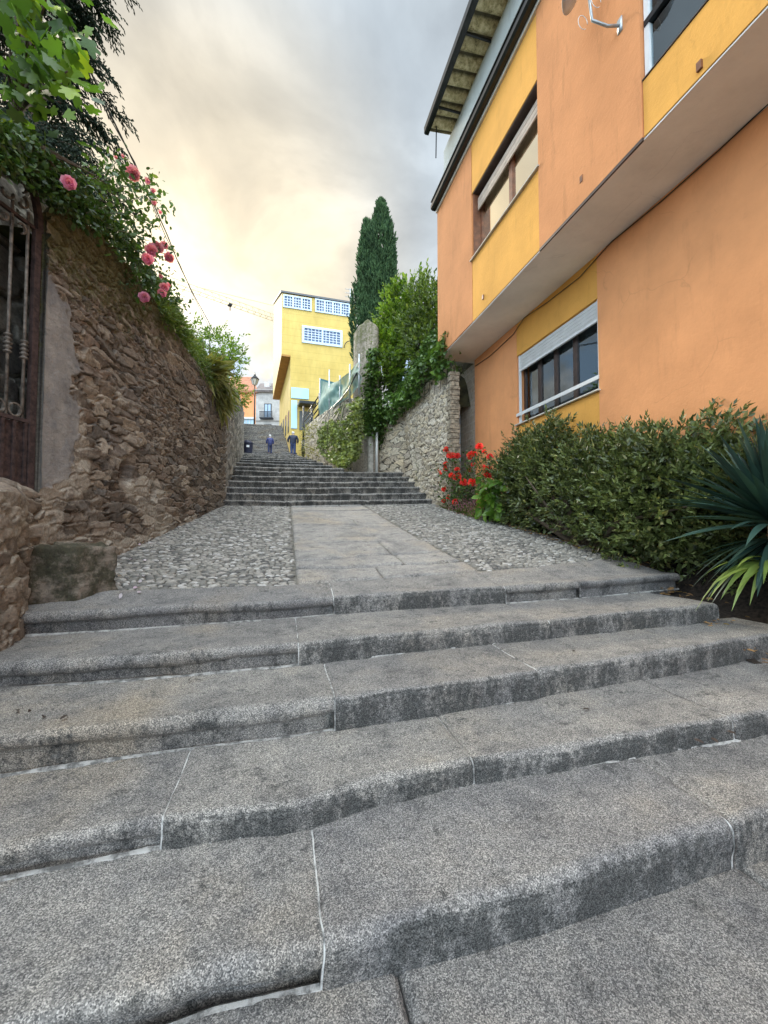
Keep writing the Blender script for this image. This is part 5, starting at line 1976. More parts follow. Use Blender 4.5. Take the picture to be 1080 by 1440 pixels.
straps('foliage', yc, 190, .92, .034, LM['yucca'], yu, 3, (-.2, 1.4), .14)
straps('lower_foliage', yc - Vector((-.05, -.05, .12)), 80, .62, .022, LM['yucca'], yu, 5, (-.8, -.1), .3)
m = MB()
m.tube([(yc.x, yc.y, .3), (yc.x + .02, yc.y, .9), tuple(yc + Vector((0, 0, .06)))], [.09, .08, .06], 10)
m.build('trunk', MT['bark'], yu, True)
sp = at_d(1092, 795, 3.55)
st_ = thing('strap_leaf_plant', (sp.x, sp.y, .5), 'pale green arching strap leaves hanging over the soil at the yucca foot', 'plant')
straps('foliage', sp, 16, .55, .026, LM['strap'], st_, 8, (-.1, .5), .75, (pi * .75, pi * 1.5))
m = MB()
m.tube([(sp.x, sp.y, .35), tuple(sp)], [.05, .03], 8)
m.build('stem', MT['stem'], st_, True)

# red rose bush
rb = thing('rose_bush', (4.25, 9.0, 1.75), 'rose bush covered in red blooms at the end of the flower bed', 'rose bush')
blooms = [(628, 632), (634, 640), (643, 641), (627, 652), (629, 658), (624, 664), (634, 668), (643, 660), (643, 670), (674, 628), (681, 635), (689, 642), (662, 640), (666, 638), (660, 661), (652, 678), (664, 678), (619, 678), (624, 688), (684, 657), (686, 668), (624, 704), (632, 699), (612, 715), (640, 706), (665, 653), (621, 660)]
RB = lambda x, y, k=0: at_X(x, y, 4.1 + .05 * (k % 3))
g = np.random.default_rng(101)
m = MB()
base = Vector((4.3, 9.0, 1.7))
P, D = [], []
for k, (x, y) in enumerate(blooms):
    q = RB(x, y, k)
    md = base.lerp(q, .5) + Vector((-.05, .05, .1))
    m.tube([base + Vector((.1 * math.sin(k), .15 * math.cos(k), 0)), md, q], [.008, .006, .004], 5)
    for t in np.linspace(.15, 1, 12):
        c = V3(md.lerp(q, t)) if t > .5 else V3(base.lerp(md, t * 2))
        for _ in range(6):
            P.append(c + g.normal(size=3) * .085)
            D.append(g.normal(size=3) + np.array([-.3, -.3, 0]))
    d_ = (q - EYE).length
    rose('bloom', q, (7.0 + 2.2 * math.sin(k * 1.7)) * d_ / FPX / 1.5, LM['red'], rb, Vector((-.5, -.8, .35)) + Vector((.3 * math.sin(k * 2), .3 * math.cos(k), 0)), k + 50, 20)
m.build('stem', MT['stem'], rb, True)
leaves('foliage', P, D, .05 + .03 * g.random(len(P)), 'oval', LM['rose'], rb, 1.0, .4, 15)
# mauve flowers at its foot
mf = thing('flowering_herb', (4.1, 8.6, 1.7), 'low mauve flowering herb at the foot of the red roses', 'flowers')
P, D, P2, D2 = [], [], [], []
for k in range(420):
    q = V3(at_X(632 + g.random() * 38, 705 + g.random() * 22 + (0), 4.05))
    q = q + g.normal(size=3) * .05
    P.append(q); D.append(g.normal(size=3) * .4 + np.array([-.2, -.1, 1]))
for k in range(700):
    q = V3(at_X(626 + g.random() * 46, 714 + g.random() * 16, 4.08)) + g.normal(size=3) * .05
    P2.append(q); D2.append(g.normal(size=3) * .5 + np.array([-.2, -.1, .8]))
leaves('blossoms', P, D, .045, 'tuft', LM['purple'], mf, 1.0, .3, 16)
leaves('foliage', P2, D2, .09, 'lance', LM['weed'], mf, .7, .3, 17)
# lush broad leaved plant
lp_ = thing('leafy_plant', (4.25, 7.9, 1.6), 'fresh green broad leaved plant between the red roses and the dark shrub', 'plant')
P, D = [], []
for k in range(120):
    q = at_X(676 + g.random() * 26, 672 + g.random() * 52, 4.12)
    P.append(V3(q) + g.normal(size=3) * .06)
    D.append(g.normal(size=3) * .5 + np.array([-.5, -.4, -.5]))
leaves('foliage', P, D, .18 + .12 * g.random(len(P)), 'oval', LM['lush'], lp_, .75, .7, 18)
branches(lp_, (4.3, 7.9, 1.55), [tuple(q) for q in P[::6]], .012, MT['stem'], 3)

# ------------------------------------------------------------------ plant covered wall with net and rail, upper right
nw = [(2.75, 14.9), (2.25, 15.3), (1.75, 22.0), (1.45, 28.2)]
def zlane(Y): return np.interp(Y, [12, yq, 33.6], [2.6, z6, z33])
o = rubble('retaining_wall', nw, lambda s: float(np.interp(s, [0, 13.5], [3.0, 5.6])), lambda s: float(np.interp(s, [0, .6, 13.6], [6.3, 6.4, 8.3])), .04, .25, .12, .06, .5, 124, MT['rubble_light'], -1, None, moss=lambda S, Z: .2 + 0 * S)
tag(o, 'sloping retaining wall with plants hanging down it, below the green netting', 'wall')
nwp = lambda px, py: at_plane(px, py, (2.2, 15.3, 0), (1, .07, 0))
# hanging plant
hp = thing('hanging_plant', (2.2, 16, 5), 'mass of pale green trailing plants covering the retaining wall', 'plant')
g = np.random.default_rng(111)
P, D = [], []
for k in range(5000):
    x = 452 + 60 * g.random()
    top = np.interp(x, [450, 470, 490, 512], [608, 585, 572, 560])
    bot = np.interp(x, [450, 478, 490, 512], [636, 655, 658, 640])
    y = top + (bot - top) * g.random()
    dep = vn(x * .12, y * .12, 0, 4) * .22
    if vn(x * .09, y * .09, 5, 6) < -.7: continue
    q = V3(nwp(x, y)) + np.array([-.08 - .5 * dep, -.05, 0]) + g.normal(size=3) * .05
    P.append(q); D.append(g.normal(size=3) * .5 + np.array([-.6, -.5, -.3]))
leaves('foliage', P, D, .08 + .06 * g.random(len(P)), 'ivy', leaf_mat('trailing_leaves', (.07, .10, .025, 1), (.22, .27, .09, 1), (.34, .36, .18, 1), .5, .25), hp, 1.0, .5, 19)
P, D = [], []
for k in range(900):
    x = 428 + 26 * g.random()
    top = np.interp(x, [428, 452], [604, 590])
    bot = np.interp(x, [428, 452], [640, 650])
    y = top + (bot - top) * g.random()
    if vn(x * .2, y * .2, 1, 6) < -.1: continue
    q = V3(nwp(x, y)) + np.array([-.2, -.1, 0]) + g.normal(size=3) * .1
    P.append(q); D.append(g.normal(size=3) * .5 + np.array([-.6, -.5, -.3]))
leaves('foliage', P, D, .15, 'lance', LM['dry'], hp, 1.0, .5, 20)
branches(hp, nwp(484, 566), [tuple(nwp(456 + k * 7, 640) + Vector((-.1, 0, 0))) for k in range(8)], .02, MT['stem'], 7)
# green netting on posts
M = Mat('green_netting')
c = M.ramp(M.noise(2.5, 5, .6), [(.3, (.06, .17, .13, 1)), (.7, (.28, .42, .35, 1))])
hole = M.ramp(M.noise(5, 3, .5), [(.4, .10), (.65, .42)])
M.set(Base_Color=c, Roughness=.8)
M.nt.links.new(M.n('ShaderNodeMixShader', {0: hole, 1: M.b.outputs[0], 2: M.n('ShaderNodeBsdfTransparent', {})}), M.out.inputs[0])
MT['net'] = M.m
nf = thing('netting_fence', (2.0, 18, 6.8), 'sagging green netting fence on thin posts above the retaining wall', 'fence')
pts_t = [(450, 534), (462, 540), (478, 536), (490, 522), (505, 505)]
pts_b = [(450, 590), (462, 583), (478, 568), (490, 556), (507, 540)]
nU, nVv = 60, 24
P = []
for j in range(nVv):
    for i in range(nU):
        f = i / (nU - 1)
        xx = 450 + 56 * f
        yt = np.interp(xx, [p_[0] for p_ in pts_t], [p_[1] for p_ in pts_t])
        yb_ = np.interp(xx, [p_[0] for p_ in pts_b], [p_[1] for p_ in pts_b])
        v_ = j / (nVv - 1)
        q = nwp(xx, yt + (yb_ - yt) * v_)
        fold = .12 * math.sin(f * 9 + v_ * 7) + .10 * float(vn(f * 9, v_ * 6, 0, 3)) * math.sin(v_ * pi)
        P.append((q.x + fold * .6, q.y, q.z + .05 * float(vn(f * 7, 1, 0, 2))))
o = link(mesh_np('net', V3(P), gridF(nVv, nU)), 'net', M.m, nf)
m = MB()
for x, y0, y1 in ((450, 532, 596), (463, 520, 590), (478, 528, 580), (492, 512, 566), (505, 498, 555)):
    a, b = nwp(x, y0), nwp(x, y1)
    m.tube([a, b], .03, 6)
m.build('post', MT['grey_metal'], nf, True)
m = MB()
m.tube([nwp(x, y) + Vector((-.08, 0, 0)) for x, y in ((455, 590), (468, 575), (482, 562), (493, 548), (505, 525))], .02, 6)
m.build('wire', MT['dark_metal'], nf, True)
# second net panel facing the viewer behind
na, nb = at_d(450, 532, 24), at_d(482, 541, 23)
m = MB()
za = at_d(450, 585, 24).z
m.add([(na.x, na.y, za), (nb.x, nb.y, za), (nb.x, nb.y, nb.z), (na.x, na.y, na.z)] + [(na.x, na.y + .02, za), (nb.x, nb.y + .02, za), (nb.x, nb.y + .02, nb.z), (na.x, na.y + .02, na.z)], [(0, 1, 2, 3), (7, 6, 5, 4), (0, 4, 5, 1), (1, 5, 6, 2), (2, 6, 7, 3), (3, 7, 4, 0)])
o = m.build('windbreak_screen', flat('teal_screen', (.05, .15, .16), .8, 0, .3, 3))
tag(o, 'dark teal windbreak screen standing behind the green netting', 'screen')

# hand rail
hr = thing('railing', (1.5, 26, 7), 'dark metal railing climbing beside the yellow building', 'railing')
m = MB()
RW = lambda x, y: at_plane(x, y, (1.62, 26, 0), (1, .05, 0))
for k in range(4):
    m.tube([RW(427, 588 + k * 7), RW(449, 556 + k * 8.5)], .035, 6)
m.build('rail', MT['dark_metal'], hr, True)
for x, y0, y1 in ((427, 584, 640), (438, 570, 604), (449, 553, 592)):
    m = MB()
    m.tube([RW(x, y0), RW(x, y1)], .05, 6)
    m.build('post', MT['dark_metal'], hr, True)
lp0 = at_d(426.5, 637, 28.5)
m = MB()
zt1 = at_d(426.5, 570, 28.5).z
m.tube([(lp0.x, lp0.y, lp0.z - .3), (lp0.x, lp0.y, zt1)], [.09, .06], 8)
m.tube([(lp0.x, lp0.y, lp0.z - .2), (lp0.x, lp0.y, lp0.z + .9)], .13, 8)
o = m.build('iron_post', MT['dark_metal'], None, True)
tag(o, 'dark iron post standing just right of the larger walker', 'post')

# ------------------------------------------------------------------ yellow building
yb = thing('yellow_building', at_d(440, 625, 33), 'tall yellow clad building with white framed grid windows at the top of the lane', 'building')
M = Mat('yellow_cladding')
sp_ = M.n('ShaderNodeSeparateXYZ', {0: M.pos}, out=2)
fr_ = M.math('FRACT', M.math('MULTIPLY', sp_, 1 / .62))
ln = M.ramp(fr_, [(0.0, 1.0), (.035, 1.0), (.06, 0.0)])
c = M.ramp(M.noise(.6, 5, .6), [(.3, (.56, .385, .085, 1)), (.7, (.66, .475, .125, 1))])
c = M.mix(M.math('MULTIPLY', ln, .40), c, (.35, .22, .04, 1))
c = M.mix(.35, c, M.mix(1.0, c, M.ramp(M.noise(3, 6, .7, sx=(1, 1, .25)), [(.35, .7), (.65, 1.1)]), 'MULTIPLY'))
M.set(Base_Color=c, Roughness=.7, Normal=M.bump(ln, -.3, .01))
MT['clad'] = M.m
M = Mat('orange_cladding')
c = M.ramp(M.noise(1.5, 5, .6), [(.3, (.66, .36, .06, 1)), (.7, (.80, .48, .12, 1))])
M.set(Base_Color=c, Roughness=.8)
MT['clad2'] = M.m
DF = 33.0
e1 = Vector((.999, .037, 0)).normalized()
K0 = at_d(396, 500, DF)
fnrm = Vector((e1.y, -e1.x, 0))
FP = lambda px, py, o=0.0: at_plane(px, py, K0 + fnrm * o, fnrm)
ztop = FP(397, 412).z
zov = FP(397, 498).z
A_ = Vector((K0.x, K0.y, 0))
B_ = FP(408, 560); B_.z = 0
C_ = FP(500, 500); C_.z = 0
zgb = z33 - 1.0
e2 = Vector((-.082, .997, 0)).normalized()
dU = 12.0
ztop2 = at_plane(385.5, 430, A_ + e2 * dU, e1).z
ztop2 = at_d(385.5, 430, 45).z
zt3 = FP(497, 428).z
up_ = lambda p_, z: Vector((p_.x, p_.y, z))
m = MB()
# lower body
m.hexa([up_(B_, zgb), up_(C_, zgb), up_(C_ + e2 * dU, zgb), up_(B_ + e2 * dU, zgb)], [up_(B_, zov), up_(C_, zov), up_(C_ + e2 * dU, zov), up_(B_ + e2 * dU, zov)])
m.build('lower_wall', MT['clad'], yb)
m = MB()
m.hexa([up_(A_, zov + .003), up_(C_, zov + .003), up_(C_ + e2 * dU, zov + .003), up_(A_ + e2 * dU, zov + .003)],
       [up_(A_, ztop), up_(C_, ztop), up_(C_ + e2 * dU, ztop2), up_(A_ + e2 * dU, ztop2)])
m.build('upper_wall', MT['clad'], yb)
m = MB()
m.hexa([up_(A_ - e1 * .015, zov - .15), up_(B_ - e1 * .012, zov - .15), up_(B_ + e2 * dU - e1 * .012, zov - .15), up_(A_ + e2 * dU - e1 * .015, zov - .15)],
       [up_(A_ - e1 * .015, zov), up_(B_ - e1 * .012, zov), up_(B_ + e2 * dU - e1 * .012, zov), up_(A_ + e2 * dU - e1 * .015, zov)])
m.build('overhang_soffit', flat('brown_soffit', (.42, .21, .05), .8, 0, .15, 2), yb)
m = MB()
m.hexa([up_(A_ - e1 * .12 - e2 * .12, ztop + .003), up_(C_ + e1 * .1 - e2 * .12, ztop + .003), up_(C_ + e2 * dU + e1 * .1, ztop2 + .003), up_(A_ + e2 * dU - e1 * .12, ztop2 + .003)],
       [up_(A_ - e1 * .12 - e2 * .12, ztop + .16), up_(C_ + e1 * .1 - e2 * .12, ztop + .16), up_(C_ + e2 * dU + e1 * .1, ztop2 + .16), up_(A_ + e2 * dU - e1 * .12, ztop2 + .16)])
m.build('roof', flat('grey_roof', (.12, .12, .12), .6), yb)
MT['bluewhite'] = flat('pale_blue_frame', (.55, .66, .74), .5, 0, .05)
MT['bluegl'] = glass_mat('far_window_glass', (.62, .75, .95), 1.5, .05, .25)


def fwin(x0, y0, x1, y1, cols, rows_, groups, sur=.16):
    """gridded window on the yellow front; two picture corners give its place on the wall plane"""
    a, b = FP(x0, y0), FP(x1, y1)
    ua, ub_ = (a - K0).dot(e1), (b - K0).dot(e1)
    zt_, zb_ = a.z, b.z
    Q = lambda u_, z_, o_: A_ + e1 * u_ + Vector((0, 0, z_)) + fnrm * o_
    m = MB()
    for (u0, u1, z0, z1) in ((ua - sur, ub_ + sur, zt_, zt_ + sur), (ua - sur, ub_ + sur, zb_ - sur, zb_), (ua - sur, ua, zb_, zt_), (ub_, ub_ + sur, zb_, zt_)):
        m.obox(Q((u0 + u1) / 2, (z0 + z1) / 2, .04), e1 * (u1 - u0) / 2, fnrm * .05, Vector((0, 0, (z1 - z0) / 2)))
    for k in range(1, groups):
        u_ = ua + (ub_ - ua) * k / groups
        m.obox(Q(u_, (zt_ + zb_) / 2, .045), e1 * .075, fnrm * .045, Vector((0, 0, (zt_ - zb_) / 2)))
    f = m.build('window', MT['bluewhite'], yb)
    m = MB()
    n_ = cols * groups
    for k in range(1, n_):
        if k % cols == 0: continue
        u_ = ua + (ub_ - ua) * k / n_
        m.obox(Q(u_, (zt_ + zb_) / 2, .04), e1 * .022, fnrm * .02, Vector((0, 0, (zt_ - zb_) / 2)))
    for k in range(1, rows_):
        z_ = zb_ + (zt_ - zb_) * k / rows_
        m.obox(Q((ua + ub_) / 2, z_, .042), e1 * (ub_ - ua) / 2, fnrm * .02, Vector((0, 0, .022)))
    m.build('glazing_bars', flat('frame_white', (.72, .78, .82), .5), f)
    m = MB()
    m.obox(Q((ua + ub_) / 2, (zt_ + zb_) / 2, .015), e1 * (ub_ - ua) / 2, fnrm * .004, Vector((0, 0, (zt_ - zb_) / 2)))
    m.build('pane', flat('blue_dark_pane', (.07, .12, .22), .12), f)
    return f


fwin(400, 416.5, 436, 436, 3, 4, 3, .12)
fwin(445, 422.5, 490, 444, 3, 4, 4, .12)
fwin(428, 461.5, 478, 485.5, 5, 5, 2, .2)
# pale blue sign and downpipe cover
m = MB()
a, b = FP(409.5, 545), FP(434, 562)
m.obox((a + b) / 2 + fnrm * .06, e1 * ((b - a).dot(e1) / 2), fnrm * .05, Vector((0, 0, (a.z - b.z) / 2)))
m.build('sign_board', flat('pale_blue_board', (.42, .66, .86), .5, 0, .04, 1), yb)
m = MB()
a, b = FP(409.5, 563), FP(417.5, 603)
m.obox((a + b) / 2 + fnrm * .05, e1 * ((b - a).dot(e1) / 2), fnrm * .04, Vector((0, 0, (a.z - b.z) / 2)))
m.build('blue_strip', flat('pale_blue_strip', (.45, .66, .82), .5, 0, .04, 1), yb)
m = MB()
a, b = FP(499.5, 470), FP(499.5, 560)
m.tube([a + fnrm * .1, b + fnrm * .1], .14, 8)
m.build('downpipe', MT['bluewhite'], yb, True)
# dark canopy over the door
m = MB()
a, b = FP(419, 570), FP(442, 576)
q = [a, FP(442, 571)]
m.hexa([up_(q[0], a.z - .25) + fnrm * 1.6, up_(q[1], a.z - .25) + fnrm * 1.6, up_(q[1], a.z - .1), up_(q[0], a.z - .1)], [up_(q[0], a.z - .05) + fnrm * 1.6, up_(q[1], a.z - .05) + fnrm * 1.6, up_(q[1], a.z + .1), up_(q[0], a.z + .1)])
m.build('awning', MT['dark_metal'], yb)
m = MB()
a, b = FP(421, 578), FP(440, 606)
m.obox((a + b) / 2 + fnrm * .02, e1 * ((b - a).dot(e1) / 2), fnrm * .03, Vector((0, 0, (a.z - b.z) / 2)))
m.build('door', flat('grey_door', (.10, .10, .09), .6), yb)
# dark street windows on the side face
for k in range(4):
    c = B_ + e2 * (1.2 + k * 2.6)
    m = MB()
    m.obox(up_(c, z33 + 3.0 + .3 * k) - e1 * .01, e1 * .03, e2 * .45, Vector((0, 0, .9)))
    m.build('side_window', flat('dark_side_glass', (.06, .06, .06), .2), yb)
# roof antenna and cable arc
m = MB()
a = FP(494, 428); t_ = FP(494, 400)
m.tube([a + Vector((0, .6, 0)), t_ + Vector((0, .6, 0))], .04, 6)
for k in range(3):
    zz = t_.z - .1 - k * .35
    m.tube([Vector((a.x - .45, a.y + .6, zz)), Vector((a.x + .45, a.y + .6, zz))], .025, 5)
tag(m.build('antenna', MT['grey_metal'], None, True), 'thin rooftop aerial beside the cypress top left edge', 'antenna')
m = MB()
arc = [FP(484 + 8 * (1 - math.cos(t_)), 489 - 9.5 * math.sin(t_), .2) for t_ in np.linspace(0, pi, 12)]
m.tube(arc + [FP(504, 492, .2)], .035, 5)
m.build('cable_loop', MT['dark_metal'], yb, True)

# ------------------------------------------------------------------ buildings on the square
DB = 58.0
ob = thing('orange_building', at_d(350, 600, DB), 'distant orange rendered building behind the street lantern', 'building')
dF = Fv * 0 + F0


def qd(px, py, o=0.0):
    return at_plane(px, py, EYE + F0 * (DB - o), F0)


def fbox(m, x0, y0, x1, y1, o0, o1):
    a, b = qd(x0, y0), qd(x1, y1)
    c = (a + b) / 2
    c = c - F0 * (o0 + o1) / 2
    m.obox(c, Rv * ((b - a).dot(Rv) / 2), F0 * abs(o1 - o0) / 2, Vector((0, 0, (a.z - b.z) / 2)))


m = MB(); fbox(m, 322, 549, 360, 648, -8, 0)
m.build('wall', stucco('far_orange', (.80, .34, .15), .2), ob)
m = MB(); a = [qd(320, 549, .5), qd(362, 549, .5), qd(357, 530, -7), qd(324, 530, -7)]
m.add([tuple(p_) for p_ in a] + [tuple(p_ - Vector((0, 0, .3))) for p_ in a], [(0, 1, 2, 3), (7, 6, 5, 4), (0, 4, 5, 1), (1, 5, 6, 2), (2, 6, 7, 3), (3, 7, 4, 0)])
m.build('roof', flat('terracotta', (.40, .17, .09), .9, 0, .3, 2), ob)
m = MB(); fbox(m, 343, 590, 357, 604, .02, .15)
m.build('shopfront', flat('pale_glazing', (.35, .50, .58), .2, 0, .1, 1), ob)
m = MB(); fbox(m, 342, 587.5, 358.5, 590, .02, .4)
m.build('canopy_strip', flat('white_trim', (.6, .6, .6), .6), ob)
for x in (346.5, 351.5):
    m = MB(); fbox(m, x, 590.2, x + .6, 604, .15, .22)
    m.build('mullion', bpy.data.materials['white_trim'], ob)
sb = thing('stone_building', at_d(376, 600, DB), 'distant grey stone house with a balcony window at the top of the stairs', 'building')
M = Mat('ashlar')
c = M.ramp(M.noise(1.2, 7, .75), [(.3, (.30, .29, .27, 1)), (.7, (.56, .54, .50, 1))])
M.set(Base_Color=c, Roughness=.9)
m = MB(); fbox(m, 360.3, 549, 398, 648, -8, .1)
m.build('wall', M.m, sb)
m = MB(); fbox(m, 359.5, 549, 398.5, 552, .1, .5); fbox(m, 360, 591.2, 398, 592.4, .1, .3)
m.build('cornice', flat('stone_trim', (.36, .34, .31), .9), sb)
m = MB(); a = [qd(359, 548.5, .5), qd(399, 548.5, .5), qd(394, 539, -5), qd(366, 539, -5)]
m.add([tuple(p_) for p_ in a] + [tuple(p_ - Vector((0, 0, .25))) for p_ in a], [(0, 1, 2, 3), (7, 6, 5, 4), (0, 4, 5, 1), (1, 5, 6, 2), (2, 6, 7, 3), (3, 7, 4, 0)])
m.build('roof', flat('slate', (.16, .13, .12), .8, 0, .3, 2), sb)
m = MB(); fbox(m, 366, 530, 373, 547, -3, -2); fbox(m, 380, 532, 385, 547, -3, -2)
m.build('chimney', flat('pale_chimney', (.55, .52, .48), .9), sb)
for (x0, y0, x1, y1) in ((372, 568, 382, 588), (371.5, 597, 382, 612)):
    m = MB(); fbox(m, x0, y0, x1, y1, .1, .18)
    f = m.build('window', MT['dark_metal'], sb)
    m = MB()
    cxm = (x0 + x1) / 2
    fbox(m, x0 + 1, y0 + 1.2, cxm - .6, y1, .18, .2); fbox(m, cxm + .6, y0 + 1.2, x1 - 1, y1, .18, .2)
    m.build('pane', flat('sky_pane', (.33, .45, .58), .08), f)
m = MB(); fbox(m, 367, 588.5, 385, 590.2, .1, .8)
bal = m.build('balcony', MT['dark_metal'], sb)
m = MB()
for k in range(19):
    fbox(m, 367.2 + k * .97, 581, 367.5 + k * .97, 588.5, .72, .78)
fbox(m, 367, 580.4, 385, 581, .7, .8)
m.build('balustrade', MT['dark_metal'], bal)

# street lantern
sl_ = thing('street_lantern', at_d(357.5, 600, 44), 'ornate black street lantern on a post at the top of the stairs', 'street lamp')
lb = at_d(357.5, 603, 44)
zl = at_d(357.5, 541, 44).z
m = MB()
m.tube([(lb.x, lb.y, z_top - .1), (lb.x, lb.y, zl)], [.09, .05], 8)
m.build('post', MT['dark_metal'], sl_, True)
m = MB()
m.lathe([(.10, 0), (.22, .05), (.40, .62), (.40, .66)], (lb.x, lb.y, zl), 6)
m.build('lantern_glass', flat('lantern_pane', (.55, .52, .45), .2), sl_)
m = MB()
m.lathe([(.48, .66), (.46, .74), (.22, 1.0), (.12, 1.05), (.10, 1.2), (.03, 1.32), (.01, 1.5)], (lb.x, lb.y, zl), 8)
for k in range(6):
    t_ = 2 * pi * k / 6
    m.tube([(lb.x + .22 * math.cos(t_), lb.y + .22 * math.sin(t_), zl + .05), (lb.x + .42 * math.cos(t_), lb.y + .42 * math.sin(t_), zl + .66)], .025, 5)
m.build('lantern_cap', MT['dark_metal'], sl_)

# litter bin on the lane
bn = at_d(348.5, 640, 30)
tb = thing('litter_bin', (bn.x, bn.y, bn.z), 'dark blue litter bin with a white label against the left wall of the lane', 'litter bin')
m = MB()
m.lathe([(.30, .10), (.33, .2), (.36, .85), (.38, .87), (.38, .95), (.30, 1.0), (.26, 1.08), (.1, 1.12)], (bn.x, bn.y, bn.z), 14)
m.build('body', flat('navy_plastic', (.02, .022, .045), .45), tb, True)
m = MB()
q = (Vector((EYE.x, EYE.y, 0)) - Vector((bn.x, bn.y, 0))).normalized()
m.obox(Vector((bn.x, bn.y, bn.z + .62)) + q * .352, q.cross(Vector((0, 0, 1))) * .10, q * .008, (0, 0, .08))
m.build('label_plate', MT['white_alu'], tb)
m = MB()
m.tube([(bn.x - .42, bn.y, bn.z - .2), (bn.x - .42, bn.y, bn.z + 1.2)], .04, 8)
m.tube([(bn.x - .42, bn.y, bn.z + .8), (bn.x - .3, bn.y, bn.z + .8)], .03, 6)
m.build('post', MT['dark_metal'], tb, True)

# ------------------------------------------------------------------ walkers
def skin_obj(name, verts, edges, radii, mat, parent, sub=1, root=0):
    me = bpy.data.meshes.new(name)
    me.from_pydata([tuple(v) for v in verts], edges, [])
    o = bpy.data.objects.new(name, me)
    COL.objects.link(o)
    o.parent = parent
    md = o.modifiers.new('skin', 'SKIN')
    md.use_smooth_shade = True
    for v, r_ in zip(me.skin_vertices[0].data, radii):
        v.radius = r_ if isinstance(r_, tuple) else (r_, r_)
    me.skin_vertices[0].data[root].use_root = True
    s_ = o.modifiers.new('sub', 'SUBSURF')
    s_.levels = sub
    s_.render_levels = sub
    me.materials.append(mat)
    return o


MT['skin'] = flat('skin', (.52, .33, .25), .6, 0, .05)
MT['hair'] = flat('white_hair', (.62, .60, .57), .8, 0, .1, 30)


